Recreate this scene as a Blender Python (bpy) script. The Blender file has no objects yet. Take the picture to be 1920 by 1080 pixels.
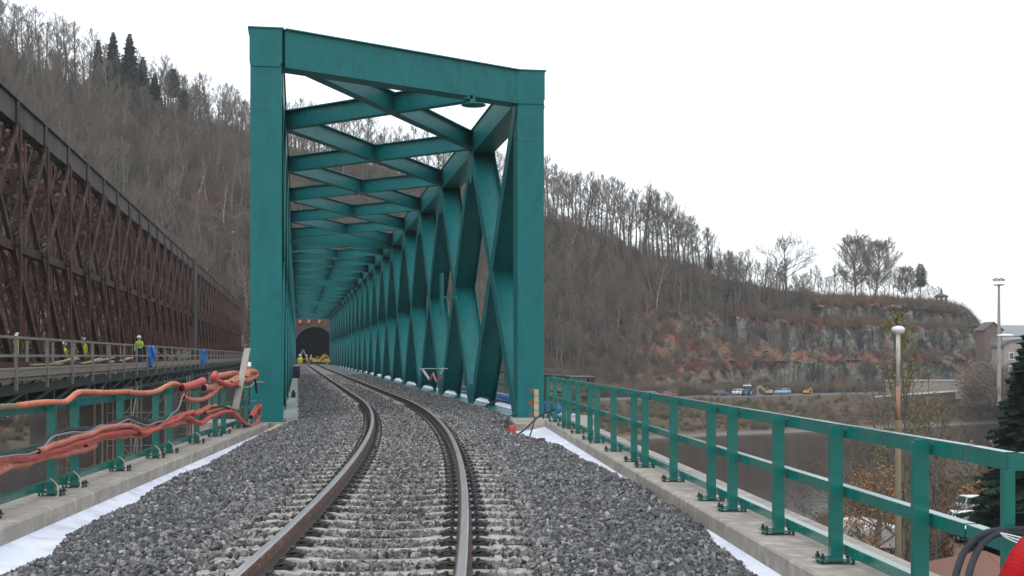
import bpy, bmesh, math, random
from mathutils import Vector, Matrix, Quaternion, noise
random.seed(7)
R = random.random
U = random.uniform
SC = bpy.context.scene
COL = SC.collection

# ---------------------------------------------------------------- camera, sky, sun, exposure
FPX = 2400.0            # focal length in photo pixels
CZ = 1.45               # camera height over the rail tops
cam_d = bpy.data.cameras.new('camera')
cam_d.sensor_width = 36.0
cam_d.lens = 36.0 * FPX / 1920.0
cam_d.shift_y = 127.0 / 1920.0
cam_d.clip_start = 0.1
cam_d.clip_end = 12000.0
cam = bpy.data.objects.new('camera', cam_d)
COL.objects.link(cam)
cam.location = (0, 0, CZ)
cam.rotation_euler = (math.radians(90), 0, 0)
SC.camera = cam

SUN_EL, SUN_AZ = math.radians(48), math.radians(200)
world = bpy.data.worlds.new("World")
SC.world = world
world.use_nodes = True
wn = world.node_tree.nodes
wl = world.node_tree.links
wn.clear()
wo = wn.new('ShaderNodeOutputWorld')
sky = wn.new('ShaderNodeTexSky')
sky.sky_type = 'NISHITA'
sky.sun_disc = False
sky.sun_elevation = SUN_EL
sky.sun_rotation = SUN_AZ
bg1 = wn.new('ShaderNodeBackground')
bg1.inputs['Strength'].default_value = 0.05
wl.new(sky.outputs[0], bg1.inputs['Color'])
# closed cloud cover: nearly even white, brighter overhead
tc = wn.new('ShaderNodeTexCoord')
sx = wn.new('ShaderNodeSeparateXYZ')
mr = wn.new('ShaderNodeMapRange')
mr.inputs['From Min'].default_value = 0.0
mr.inputs['From Max'].default_value = 0.9
mr.inputs['To Min'].default_value = 1.12
mr.inputs['To Max'].default_value = 1.5
bg2 = wn.new('ShaderNodeBackground')
bg2.inputs['Color'].default_value = (0.965, 0.985, 1.0, 1)
wl.new(tc.outputs['Generated'], sx.inputs[0])
wl.new(sx.outputs['Z'], mr.inputs['Value'])
wl.new(mr.outputs[0], bg2.inputs['Strength'])
ad = wn.new('ShaderNodeAddShader')
wl.new(bg1.outputs[0], ad.inputs[0])
wl.new(bg2.outputs[0], ad.inputs[1])
wl.new(ad.outputs[0], wo.inputs['Surface'])

sun_d = bpy.data.lights.new('sun', 'SUN')
sun_d.energy = 0.6
sun_d.angle = math.radians(35)
sun_d.color = (1.0, 0.97, 0.93)
sun = bpy.data.objects.new('sun', sun_d)
COL.objects.link(sun)
sun.location = (0, -20, 60)
dv = Vector((math.sin(SUN_AZ) * math.cos(SUN_EL), math.cos(SUN_AZ) * math.cos(SUN_EL), math.sin(SUN_EL)))
sun.rotation_euler = dv.to_track_quat('Z', 'Y').to_euler()

SC.view_settings.view_transform = 'Standard'
SC.view_settings.look = 'None'
SC.view_settings.exposure = 0.0
SC.view_settings.gamma = 1.0
SC.view_settings.use_curve_mapping = False
SC.render.engine = 'CYCLES'
SC.cycles.max_bounces = 6
SC.cycles.diffuse_bounces = 3
SC.cycles.glossy_bounces = 3
SC.cycles.transparent_max_bounces = 8
SC.cycles.volume_bounces = 1
SC.cycles.use_denoising = True
SC.cycles.use_adaptive_sampling = True

# ---------------------------------------------------------------- materials
def mat(name, c, rough=0.7, c2=None, scale=5.0, detail=4.0, metal=0.0, spec=0.5, bump=0.0, bscale=40.0,
        stretch=(1, 1, 1), lo=0.35, hi=0.65, c3=None, s3=30.0, coord='Object'):
    m = bpy.data.materials.new(name)
    m.use_nodes = True
    nt = m.node_tree
    N, L = nt.nodes, nt.links
    b = N['Principled BSDF']
    b.inputs['Roughness'].default_value = rough
    b.inputs['Metallic'].default_value = metal
    b.inputs['Specular IOR Level'].default_value = spec
    b.inputs['Base Color'].default_value = (*c, 1)
    t = N.new('ShaderNodeTexCoord')
    mp = N.new('ShaderNodeMapping')
    mp.inputs['Scale'].default_value = stretch
    L.new(t.outputs[coord], mp.inputs['Vector'])
    col = None
    if c2 is not None:
        n = N.new('ShaderNodeTexNoise')
        n.inputs['Scale'].default_value = scale
        n.inputs['Detail'].default_value = detail
        n.inputs['Roughness'].default_value = 0.6
        L.new(mp.outputs[0], n.inputs['Vector'])
        r = N.new('ShaderNodeMapRange')
        r.inputs['From Min'].default_value = lo
        r.inputs['From Max'].default_value = hi
        L.new(n.outputs['Fac'], r.inputs['Value'])
        x = N.new('ShaderNodeMix')
        x.data_type = 'RGBA'
        x.inputs['A'].default_value = (*c, 1)
        x.inputs['B'].default_value = (*c2, 1)
        L.new(r.outputs[0], x.inputs['Factor'])
        col = x.outputs['Result']
        if c3 is not None:
            n3 = N.new('ShaderNodeTexNoise')
            n3.inputs['Scale'].default_value = s3
            n3.inputs['Detail'].default_value = 5
            L.new(mp.outputs[0], n3.inputs['Vector'])
            r3 = N.new('ShaderNodeMapRange')
            r3.inputs['From Min'].default_value = 0.5
            r3.inputs['From Max'].default_value = 0.7
            L.new(n3.outputs['Fac'], r3.inputs['Value'])
            x3 = N.new('ShaderNodeMix')
            x3.data_type = 'RGBA'
            L.new(r3.outputs[0], x3.inputs['Factor'])
            L.new(col, x3.inputs['A'])
            x3.inputs['B'].default_value = (*c3, 1)
            col = x3.outputs['Result']
        L.new(col, b.inputs['Base Color'])
    if bump > 0:
        nb = N.new('ShaderNodeTexNoise')
        nb.inputs['Scale'].default_value = bscale
        nb.inputs['Detail'].default_value = 5
        L.new(mp.outputs[0], nb.inputs['Vector'])
        bm = N.new('ShaderNodeBump')
        bm.inputs['Strength'].default_value = bump
        bm.inputs['Distance'].default_value = 0.02
        L.new(nb.outputs['Fac'], bm.inputs['Height'])
        L.new(bm.outputs[0], b.inputs['Normal'])
    return m

def rand_mat(name, cols, rough=0.9, fine=None, fscale=8.0, spec=0.3):
    """colour differs from one instance to the next (Object Info random)"""
    m = bpy.data.materials.new(name)
    m.use_nodes = True
    N, L = m.node_tree.nodes, m.node_tree.links
    b = N['Principled BSDF']
    b.inputs['Roughness'].default_value = rough
    b.inputs['Specular IOR Level'].default_value = spec
    oi = N.new('ShaderNodeObjectInfo')
    cr = N.new('ShaderNodeValToRGB')
    cr.color_ramp.interpolation = 'LINEAR'
    els = cr.color_ramp.elements
    n = len(cols)
    els[0].position = 0
    els[0].color = (*cols[0], 1)
    els[1].position = 1
    els[1].color = (*cols[-1], 1)
    for i in range(1, n - 1):
        e = els.new(i / (n - 1))
        e.color = (*cols[i], 1)
    L.new(oi.outputs['Random'], cr.inputs['Fac'])
    out = cr.outputs['Color']
    if fine:
        tcn = N.new('ShaderNodeTexCoord')
        nn = N.new('ShaderNodeTexNoise')
        nn.inputs['Scale'].default_value = fscale
        L.new(tcn.outputs['Object'], nn.inputs['Vector'])
        mx = N.new('ShaderNodeMix')
        mx.data_type = 'RGBA'
        mx.blend_type = 'MULTIPLY'
        mx.inputs['Factor'].default_value = 1.0
        rr = N.new('ShaderNodeMapRange')
        rr.inputs['From Min'].default_value = 0.3
        rr.inputs['From Max'].default_value = 0.7
        rr.inputs['To Min'].default_value = 1 - fine
        rr.inputs['To Max'].default_value = 1 + fine
        L.new(nn.outputs['Fac'], rr.inputs['Value'])
        L.new(out, mx.inputs['A'])
        L.new(rr.outputs[0], mx.inputs['B'])
        out = mx.outputs['Result']
    L.new(out, b.inputs['Base Color'])
    return m

M = {}
M['green'] = mat('green_paint', (0.003, 0.128, 0.135), 0.42, (0.006, 0.152, 0.154), .9, detail=6, bump=0.04, bscale=2.5, c3=(0.004, 0.112, 0.117), s3=5, spec=.28, stretch=(1, 1, .35))
M['greendk'] = mat('green_paint_railing', (0.004, 0.12, 0.1), 0.16, (0.008, 0.145, 0.122), 3, spec=0.7)
M['girder'] = mat('dark_green_girder', (0.03, 0.055, 0.05), 0.6, (0.045, 0.07, 0.062), 2)
M['rust'] = mat('rusty_steel', (0.022, 0.011, 0.009), 0.85, (0.085, 0.034, 0.019), 0.9, detail=8, lo=0.42, hi=0.68, bump=0.3, bscale=12, c3=(0.11, 0.062, 0.04), s3=3, stretch=(1, 1, .35))
M['rustred'] = mat('red_rusty_steel', (0.055, 0.018, 0.012), 0.85, (0.14, 0.05, 0.025), 1.1, detail=8, lo=0.4, hi=0.7, bump=0.3, bscale=12, stretch=(1, 1, .35))
M['rustdk'] = mat('sooty_steel', (0.035, 0.027, 0.027), 0.85, (0.085, 0.068, 0.066), 0.6, detail=8, bump=0.3, bscale=8, stretch=(1, 1, .3))
M['concrete'] = mat('concrete', (0.33, 0.30, 0.265), 0.9, (0.24, 0.215, 0.185), 1.6, detail=8, bump=0.35, bscale=60, c3=(0.4, 0.37, 0.33), s3=6)
M['ledge'] = mat('ledge_concrete', (0.3, 0.33, 0.31), 0.85, (0.2, 0.24, 0.23), 2.0, detail=6)
M['fleece'] = mat('white_fleece', (0.72, 0.76, 0.85), 0.85, (0.6, 0.64, 0.74), 1.3, detail=6, bump=0.3, bscale=5, c3=(0.52, 0.55, 0.62), s3=3)
M['sleeper'] = mat('sleeper_concrete', (0.47, 0.44, 0.395), 0.9, (0.32, 0.30, 0.275), 5, detail=8, bump=0.4, bscale=50, lo=.3, hi=.7)
M['railtop'] = mat('worn_rail_steel', (0.42, 0.42, 0.44), 0.32, (0.33, 0.30, 0.29), 3, metal=0.75, stretch=(8, .3, 1))
M['railside'] = mat('rusty_rail', (0.15, 0.078, 0.05), 0.8, (0.085, 0.05, 0.038), 3, bump=0.2, bscale=30, c3=(0.23, 0.14, 0.10), s3=7)
M['railfoot'] = mat('dark_rail_foot', (0.035, 0.028, 0.026), 0.85, (0.07, 0.045, 0.035), 6)  # foot faces in a darker brown than the web
M['clip'] = mat('black_clip', (0.018, 0.018, 0.02), 0.45)
M['pad'] = mat('black_pad', (0.03, 0.03, 0.034), 0.8)
M['orange'] = mat('orange_conduit', (0.5, 0.105, 0.045), 0.6, (0.58, 0.19, 0.10), 4, detail=6, bump=.1, bscale=9, c3=(0.33, 0.12, 0.07), s3=12)
M['redc'] = mat('red_conduit', (0.42, 0.035, 0.028), 0.5, (0.52, 0.08, 0.05), 4, detail=6, c3=(0.26, 0.05, 0.04), s3=12)
M['pinkc'] = mat('faded_conduit', (0.46, 0.14, 0.09), 0.65, (0.36, 0.08, 0.055), 3, detail=6, c3=(0.52, 0.24, 0.17), s3=12)
M['redbr'] = mat('red_corrugated', (0.5, 0.02, 0.025), 0.4)
M['cable'] = mat('black_cable', (0.022, 0.026, 0.032), 0.75, (0.035, 0.04, 0.046), 6, spec=.2)
M['cableg'] = mat('grey_cable', (0.16, 0.17, 0.18), 0.6)
M['blue'] = mat('blue_tarp', (0.02, 0.17, 0.6), 0.5, (0.05, 0.28, 0.75), 3, bump=.5, bscale=6)
M['navy'] = mat('navy_cloth', (0.02, 0.035, 0.10), 0.9)
M['hivis'] = mat('hi_vis_yellow', (0.55, 0.8, 0.03), 0.8, (0.45, 0.68, 0.03), 6)
M['orangecloth'] = mat('orange_cloth', (0.75, 0.2, 0.03), 0.8)
M['skin'] = mat('skin', (0.5, 0.3, 0.2), 0.6)
M['white'] = mat('white_paint', (0.75, 0.77, 0.8), 0.4, (0.65, 0.67, 0.7), 2)
M['dirtywhite'] = mat('dirty_white', (0.55, 0.55, 0.54), 0.7, (0.38, 0.37, 0.35), 1.2, detail=8)
M['silver'] = mat('silver_paint', (0.35, 0.38, 0.42), 0.35, metal=.3)
M['darkcar'] = mat('dark_paint', (0.05, 0.06, 0.08), 0.3)
M['redcar'] = mat('red_paint', (0.3, 0.03, 0.03), 0.3)
M['bluecar'] = mat('blue_paint', (0.03, 0.12, 0.35), 0.3)
M['palecar'] = mat('pale_blue_paint', (0.3, 0.42, 0.55), 0.3)
M['glass'] = mat('dark_glass', (0.05, 0.065, 0.08), 0.12, spec=.9)
M['tyre'] = mat('tyre', (0.02, 0.02, 0.02), 0.9)
M['yellow'] = mat('yellow_paint', (0.75, 0.42, 0.03), 0.4, (0.6, 0.32, 0.03), 3)
M['wood'] = mat('grey_wood', (0.32, 0.285, 0.24), 0.9, (0.2, 0.175, 0.15), 3, detail=8, stretch=(6, .6, 6))
M['woodpale'] = mat('pale_plank', (0.33, 0.31, 0.28), 0.9, (0.2, 0.18, 0.155), 5, detail=8, stretch=(6, 6, .5))
M['timber'] = mat('beige_timber', (0.50, 0.42, 0.30), 0.85, (0.38, 0.3, 0.2), 4)
M['foam'] = mat('brown_iron', (0.26, 0.085, 0.03), 0.9, (0.16, 0.06, 0.03), 12)
M['steel'] = mat('galvanised', (0.28, 0.27, 0.25), 0.6, (0.2, 0.19, 0.17), 4)
M['polewhite'] = mat('chalky_pole', (0.6, 0.59, 0.57), 0.7, (0.42, 0.38, 0.34), 3, detail=8, c3=(0.3, 0.14, 0.07), s3=5, stretch=(3, 3, .5))
M['polerust'] = mat('rusting_pole', (0.28, 0.11, 0.05), 0.85, (0.36, 0.27, 0.18), 3, detail=8, stretch=(3, 3, .8))
M['poleolive'] = mat('olive_pole', (0.14, 0.115, 0.07), 0.85, (0.2, 0.16, 0.1), 3, detail=8, stretch=(3, 3, .5))
M['bark'] = mat('bark', (0.085, 0.072, 0.066), 0.95, (0.15, 0.132, 0.122), 2, detail=6, stretch=(3, 3, .5))
M['birch'] = mat('birch_bark', (0.42, 0.40, 0.37), 0.9, (0.12, 0.11, 0.10), 3, detail=8, lo=.5, hi=.6, stretch=(1, 1, 3))
M['brick'] = mat('weathered_brick', (0.16, 0.105, 0.085), 0.9, (0.12, 0.09, 0.075), 1.5, detail=8)
M['stone'] = mat('portal_stone', (0.10, 0.078, 0.06), 0.95, (0.055, 0.05, 0.045), 1.0, detail=8, bump=.5, bscale=4)
M['stonel'] = mat('pale_stone', (0.36, 0.31, 0.26), 0.95, (0.26, 0.23, 0.2), 1.0, detail=8, bump=.4, bscale=4)
M['roof'] = mat('rusty_roof', (0.22, 0.08, 0.05), 0.8, (0.16, 0.09, 0.06), 2, detail=8)
M['slate'] = mat('slate_roof', (0.09, 0.08, 0.085), 0.8)
M['ochre'] = mat('ochre_wall', (0.30, 0.21, 0.07), 0.9, (0.18, 0.14, 0.07), 1.5, detail=8)
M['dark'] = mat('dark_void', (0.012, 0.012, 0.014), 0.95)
M['pierdk'] = mat('wet_dark_stone', (0.05, 0.045, 0.04), 0.95, (0.09, 0.08, 0.07), .7, detail=8, bump=.4, bscale=3)  # darker stone tone for the piers of the old bridge
M['tunnel'] = mat('sooty_lining', (0.03, 0.028, 0.03), 0.95, (0.05, 0.045, 0.045), 1)  # near-black tone for the bore
M['asphalt'] = mat('asphalt', (0.075, 0.075, 0.08), 0.9, (0.11, 0.11, 0.11), .3)
M['orangesign'] = mat('orange_marker', (0.8, 0.16, 0.06), 0.6)
M['beigepanel'] = mat('beige_panel', (0.5, 0.46, 0.36), 0.8, (0.4, 0.36, 0.28), 2)
M['palepipe'] = mat('pale_blue_pipe', (0.25, 0.5, 0.7), 0.4)
M['copper'] = mat('pavilion_stone', (0.11, 0.085, 0.08), 0.9)

# ---------------------------------------------------------------- mesh helpers
class MB:
    def __init__(s):
        s.v = []; s.f = []; s.m = []
    def face(s, idx, mi=0):
        s.f.append(idx); s.m.append(mi)
    def box(s, x0, x1, y0, y1, z0, z1, mi=0, M4=None):
        b = len(s.v)
        P = [(x0, y0, z0), (x1, y0, z0), (x1, y1, z0), (x0, y1, z0), (x0, y0, z1), (x1, y0, z1), (x1, y1, z1), (x0, y1, z1)]
        if M4 is not None:
            P = [tuple(M4 @ Vector(p)) for p in P]
        s.v += P
        for q in ((0, 3, 2, 1), (4, 5, 6, 7), (0, 1, 5, 4), (1, 2, 6, 5), (2, 3, 7, 6), (3, 0, 4, 7)):
            s.face([b + k for k in q], mi)
        return s
    def bar(s, p, q, w, h, up=(0, 0, 1), mi=0, ext=0.0):
        """box along p->q; w is its size sideways, h its size along up"""
        p, q = Vector(p), Vector(q)
        d = (q - p); L = d.length
        if L < 1e-6: return s
        d /= L
        u = Vector(up); sd = d.cross(u)
        if sd.length < 1e-4:
            sd = d.cross(Vector((1, 0, 0)))
        sd.normalize(); u = sd.cross(d).normalized()
        p = p - d * ext; q = q + d * ext
        b = len(s.v)
        for c in (p, q):
            for a, e in ((-1, -1), (1, -1), (1, 1), (-1, 1)):
                s.v.append(tuple(c + sd * (a * w / 2) + u * (e * h / 2)))
        for t in ((0, 1, 2, 3), (7, 6, 5, 4), (0, 4, 5, 1), (1, 5, 6, 2), (2, 6, 7, 3), (3, 7, 4, 0)):
            s.face([b + k for k in t], mi)
        return s
    def tube(s, pts, rad, n=8, mi=0, cap=True, closed=False):
        pts = [Vector(p) for p in pts]
        rr = rad if isinstance(rad, (list, tuple)) else [rad] * len(pts)
        b = len(s.v)
        ref = None
        for i, p in enumerate(pts):
            a = pts[max(0, i - 1)]; c = pts[min(len(pts) - 1, i + 1)]
            d = (c - a)
            if d.length < 1e-9: d = Vector((0, 0, 1))
            d.normalize()
            if ref is None:
                ref = d.orthogonal().normalized()
            ref = (ref - d * ref.dot(d))
            if ref.length < 1e-6: ref = d.orthogonal()
            ref.normalize()
            e = d.cross(ref)
            for k in range(n):
                an = 2 * math.pi * k / n
                s.v.append(tuple(p + (ref * math.cos(an) + e * math.sin(an)) * rr[i]))
        for i in range(len(pts) - 1):
            for k in range(n):
                k2 = (k + 1) % n
                s.face([b + i * n + k, b + i * n + k2, b + (i + 1) * n + k2, b + (i + 1) * n + k], mi)
        if cap and n > 2:
            s.face([b + k for k in range(n)][::-1], mi)
            e = b + (len(pts) - 1) * n
            s.face([e + k for k in range(n)], mi)
        return s
    def lathe(s, prof, c=(0, 0, 0), n=16, mi=0):
        b = len(s.v)
        for (r, z) in prof:
            for k in range(n):
                a = 2 * math.pi * k / n
                s.v.append((c[0] + r * math.cos(a), c[1] + r * math.sin(a), c[2] + z))
        for i in range(len(prof) - 1):
            for k in range(n):
                k2 = (k + 1) % n
                s.face([b + i * n + k, b + i * n + k2, b + (i + 1) * n + k2, b + (i + 1) * n + k], mi)
        return s
    def prism(s, poly, y0, y1, mi=0, M4=None):
        """polygon in x,z extruded along y"""
        b = len(s.v); n = len(poly)
        P = [(x, y0, z) for x, z in poly] + [(x, y1, z) for x, z in poly]
        if M4 is not None: P = [tuple(M4 @ Vector(p)) for p in P]
        s.v += P
        s.face([b + k for k in range(n)], mi)
        s.face([b + n + k for k in range(n)][::-1], mi)
        for k in range(n):
            k2 = (k + 1) % n
            s.face([b + k2, b + k, b + n + k, b + n + k2], mi)
        return s
    def quad(s, a, b_, c, d, mi=0):
        b = len(s.v)
        s.v += [tuple(a), tuple(b_), tuple(c), tuple(d)]
        s.face([b, b + 1, b + 2, b + 3], mi)
        return s
    def mesh(s, name, mats, smooth=False):
        me = bpy.data.meshes.new(name)
        me.from_pydata(s.v, [], s.f)
        if not isinstance(mats, (list, tuple)): mats = [mats]
        for m in mats: me.materials.append(m)
        if len(mats) > 1:
            me.polygons.foreach_set('material_index', s.m)
        if smooth:
            me.polygons.foreach_set('use_smooth', [True] * len(s.f))
        me.update()
        return me
    def build(s, name, mats, parent=None, smooth=False, loc=None):
        return link(name, s.mesh(name, mats, smooth), parent, loc)

def link(name, me, parent=None, loc=None, rot=None):
    o = bpy.data.objects.new(name, me)
    COL.objects.link(o)
    if parent is not None: o.parent = parent
    if loc is not None: o.location = loc
    if rot is not None: o.rotation_euler = rot
    return o

def empty(name, loc=(0, 0, 0), rz=0.0, label=None, cat=None, group=None, kind=None, size=1.0):
    o = bpy.data.objects.new(name, None)
    o.empty_display_size = 0.3
    COL.objects.link(o)
    o.location = loc
    o.rotation_euler = (0, 0, rz)
    o.scale = (size,) * 3
    return tag(o, label, cat, group, kind)

def tag(o, label=None, cat=None, group=None, kind=None):
    if label: o['label'] = label
    if cat: o['category'] = cat
    if group: o['group'] = group
    if kind: o['kind'] = kind
    return o

def copy_tree(o, parent=None):
    c = o.copy()
    COL.objects.link(c)
    if parent is not None:
        c.parent = parent
    for ch in list(o.children):
        copy_tree(ch, c)
    return c

def smoothpath(pts, n=6):
    P = [Vector(p) for p in pts]
    out = []
    for i in range(len(P) - 1):
        p0 = P[max(0, i - 1)]; p1 = P[i]; p2 = P[i + 1]; p3 = P[min(len(P) - 1, i + 2)]
        for k in range(n):
            t = k / n
            out.append(0.5 * ((2 * p1) + (-p0 + p2) * t + (2 * p0 - 5 * p1 + 4 * p2 - p3) * t * t + (-p0 + 3 * p1 - 3 * p2 + p3) * t ** 3))
    out.append(P[-1])
    return out

ORD = 'first second third fourth fifth sixth seventh eighth ninth tenth eleventh twelfth thirteenth fourteenth fifteenth sixteenth seventeenth eighteenth nineteenth twentieth'.split()
for t_ in ('twenty', 'thirty', 'forty'):
    if t_ != 'twenty': ORD.append(t_[:-1] + 'ieth')
    ORD += [t_ + '-' + o for o in ORD[:9]]
def lerp_table(T, x):
    if x <= T[0][0]: return T[0][1]
    for (a, va), (b, vb) in zip(T, T[1:]):
        if x <= b:
            return va + (vb - va) * (x - a) / (b - a)
    return T[-1][1]

def sstep(a, b, x):
    t = max(0.0, min(1.0, (x - a) / (b - a)))
    return t * t * (3 - 2 * t)

def hide_collection(name, meshes):
    """source shapes for geometry nodes: a collection that is not linked to the scene"""
    c = bpy.data.collections.new(name)
    for i, me in enumerate(meshes):
        o = bpy.data.objects.new('%s_%02d' % (name, i), me)
        c.objects.link(o)
    return c

def scatter(name, pts, coll, label=None, kind='stuff', parent=None):
    """pts: (x,y,z, rx,ry,rz, scale, index)"""
    me = bpy.data.meshes.new(name)
    me.from_pydata([p[:3] for p in pts], [], [])
    a = me.attributes.new('rot', 'FLOAT_VECTOR', 'POINT')
    flat = []
    for p in pts: flat += list(p[3:6])
    a.data.foreach_set('vector', flat)
    a = me.attributes.new('scl', 'FLOAT', 'POINT')
    a.data.foreach_set('value', [p[6] for p in pts])
    a = me.attributes.new('pick', 'INT', 'POINT')
    a.data.foreach_set('value', [p[7] for p in pts])
    o = link(name, me, parent)
    ng = bpy.data.node_groups.new(name + '_nodes', 'GeometryNodeTree')
    ng.interface.new_socket('Geometry', in_out='INPUT', socket_type='NodeSocketGeometry')
    ng.interface.new_socket('Geometry', in_out='OUTPUT', socket_type='NodeSocketGeometry')
    N, L = ng.nodes, ng.links
    gi = N.new('NodeGroupInput'); go = N.new('NodeGroupOutput')
    m2p = N.new('GeometryNodeMeshToPoints')
    iop = N.new('GeometryNodeInstanceOnPoints')
    ci = N.new('GeometryNodeCollectionInfo')
    ci.inputs['Collection'].default_value = coll
    ci.inputs['Separate Children'].default_value = True
    ci.inputs['Reset Children'].default_value = True
    def att(nm, ty):
        n = N.new('GeometryNodeInputNamedAttribute'); n.data_type = ty
        n.inputs['Name'].default_value = nm
        return n
    ar, as_, ap = att('rot', 'FLOAT_VECTOR'), att('scl', 'FLOAT'), att('pick', 'INT')
    e2r = N.new('FunctionNodeEulerToRotation')
    L.new(gi.outputs[0], m2p.inputs[0])
    L.new(m2p.outputs[0], iop.inputs['Points'])
    L.new(ci.outputs[0], iop.inputs['Instance'])
    iop.inputs['Pick Instance'].default_value = True
    L.new(ap.outputs['Attribute'], iop.inputs['Instance Index'])
    L.new(ar.outputs['Attribute'], e2r.inputs[0])
    L.new(e2r.outputs[0], iop.inputs['Rotation'])
    L.new(as_.outputs['Attribute'], iop.inputs['Scale'])
    L.new(iop.outputs[0], go.inputs[0])
    md = o.modifiers.new('scatter', 'NODES')
    md.node_group = ng
    tag(o, label, None, None, kind)
    return o

def at(x, y, Y):
    """photo pixel at distance Y -> world point (used to place measured things)"""
    return Vector(((x - 960) / FPX * Y, Y, CZ - (y - 667) / FPX * Y))

# bridge frame: s along the bridge, t across it
BD = Vector((-0.1652, 0.9863, 0)); BN = Vector((0.9863, 0.1652, 0))
B0 = Vector((-6.24, 32.5, 0))
BANG = math.atan2(0.1652, 0.9863)
def B(s, t, z): return B0 + BD * s + BN * t + Vector((0, 0, z))
# ================================================================ TERRAIN
SK = 0.62                       # the river runs askew: q = Y - SK * X is constant along it
WATER_Z = -13.0
CREST_Y = [(-500, -120), (-200, -20), (0, 100), (150, 165), (300, 205), (450, 255), (600, 300), (800, 345), (1000, 405), (1100, 440), (1200, 478),
           (1300, 505), (1350, 528), (1420, 545), (1500, 556), (1600, 562), (1700, 568), (1780, 573), (1815, 588), (1840, 618), (1866, 668), (1900, 705), (2400, 712)]
CREST_Q = [(-500, 455), (0, 440), (450, 420), (800, 398), (1000, 372), (1200, 340), (1350, 318), (1500, 306), (1780, 303), (1850, 299), (1900, 296), (2400, 296)]
FOOT_Q = 287.0
def crest(u):
    xi = 960 + FPX * u
    qc = lerp_table(CREST_Q, xi)
    yc = qc / (1 - SK * u)
    zc = CZ + (667 - lerp_table(CREST_Y, xi)) / FPX * yc
    return qc, zc
def hill_z(X, Y, detail=True):
    q = Y - SK * X
    u = X / max(Y, 1)
    if q <= 208: return -15 + 2.0 * sstep(200, 208, q)
    if q <= 262:
        z = lerp_table([(208, -13.0), (212, -12.2), (222, -11.2), (240, -9.8), (250, -8.25), (253, -8.0), (262, -8.0)], q)
        return z + 0.35 * noise.noise(Vector((X * .12, Y * .12, 3))) * sstep(253, 246, q)
    if q <= 277: return -8.0
    if q <= FOOT_Q: return -8.0 + 0.6 * (q - 277) / 10
    qc, zc = crest(u)
    zf = -7.4
    t = (q - FOOT_Q) / (qc - FOOT_Q)
    if t <= 1:
        wr = sstep(0.11, 0.19, u)
        if zc - zf < 6: wr = 0
        k0 = 0.14 * sstep(.03, -.05, u)
        g1 = k0 * sstep(0, 0.07, t) + (1 - k0) * (t ** 0.95)
        # cliff: three rock steps with ledges
        pp_ = X * .85 + Y * .53
        t0_ = t
        t = max(0, min(1, t + .27 * math.sin(math.pi * t) * noise.noise(Vector((pp_ * .025, 3, 0))) + .07 * math.sin(math.pi * t) * noise.noise(Vector((pp_ * .09, 8, 0)))))
        cj = math.floor(pp_ / 4.2 + 1.1 * noise.noise(Vector((pp_ * .15, 0, 4))))
        t = max(0, min(1, t + .22 * math.sin(math.pi * t) * noise.noise(Vector((cj * 5.1, .5, 2.5)))))
        g2 = 0.32 * sstep(0.02, 0.10, t) + 0.06 * sstep(0.10, .30, t) + 0.30 * sstep(0.30, 0.40, t) + 0.05 * sstep(.40, .66, t) + 0.22 * sstep(0.66, 0.75, t) + 0.05 * sstep(.75, 1, t)
        g3 = .7 * sstep(.02, .5, t) + .3 * t
        mixn = sstep(-.25, .25, noise.noise(Vector((pp_ * .03, 13, 0)))) * .4
        g2 = g2 * (1 - mixn) + g3 * mixn
        t = t0_
        z = zf + (zc - zf) * (g1 * (1 - wr) + g2 * wr)
        if detail:
            a = 1 - abs(2 * t - 1) ** 3
            z += a * (2.2 * noise.noise(Vector((X * .035, Y * .035, 0))) + 0.9 * noise.noise(Vector((X * .12, Y * .12, 5)))) * (1 - .5 * wr)
        return z
    d = q - qc
    far = zc - 0.05 * d - 0.0002 * d * d
    return max(far, -6.0) + 0.6 * noise.noise(Vector((X * .03, Y * .03, 9)))

def fan_terrain():
    NU = 820
    us = [-0.62 + 1.3 * i / NU for i in range(NU + 1)]
    V, F = [], []
    TS = [0, .006, .012] + [.02 + .98 * i / 64 for i in range(65)]
    base = [200, 204, 208, 210, 212, 216, 221, 227, 234, 240, 246, 251, 255, 259, 262, 270, 277, 282]
    for u in us:
        qc, zc = crest(u)
        col = base + [FOOT_Q + (qc - FOOT_Q) * t for t in TS] + [qc + d for d in (4, 10, 20, 40, 80, 160, 320, 700)]
        wr = sstep(0.10, 0.18, u) * (1 if zc > 4 else .2)
        for q in col:
            Y = q / (1 - SK * u); X = u * Y
            z = hill_z(X, Y)
            # vertical joints and overhangs of the rock: push the face to and fro along its normal
            t = (q - FOOT_Q) / (qc - FOOT_Q)
            if 0 < t <= 1:
                p = X * .85 + Y * .53
                cell = math.floor(p / 3.1 + 1.3 * noise.noise(Vector((p * .2, z * .12, 4))))
                j = noise.noise(Vector((cell * 7.3, math.floor(z / 5.0) * 3.1, 1)))
                k = noise.noise(Vector((X * .25, Y * .25, z * .25)))
                d = wr * (3.4 * j + 1.2 * k + .9 * noise.noise(Vector((p * .9, z * .5, 7)))) + (1 - wr) * 1.2 * k
                d *= min(1, t * 12)
                if t > .97: d *= .3
                Y += d * .85; X -= d * .52
            V.append((X, Y, z))
    nc = len(V) // (NU + 1)
    for i in range(NU):
        for j in range(nc - 1):
            a = i * nc + j
            v = V[a]
            dx_, dy_ = v[0] - (3.5 - .1675 * 262), v[1] - 262
            ll, tt_ = dy_ * .9863 - dx_ * .1652, dx_ * .9863 + dy_ * .1652
            if abs(tt_) < 5.6 and -8 < ll < 45 and v[2] < 9.3: continue      # the tunnel bore
            F.append((a, a + nc, a + nc + 1, a + 1))
    me = bpy.data.meshes.new('hillside')
    me.from_pydata(V, [], F)
    sm = [f[0] // nc <= NU * .52 for f in F]
    me.polygons.foreach_set('use_smooth', sm)
    return me

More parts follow.
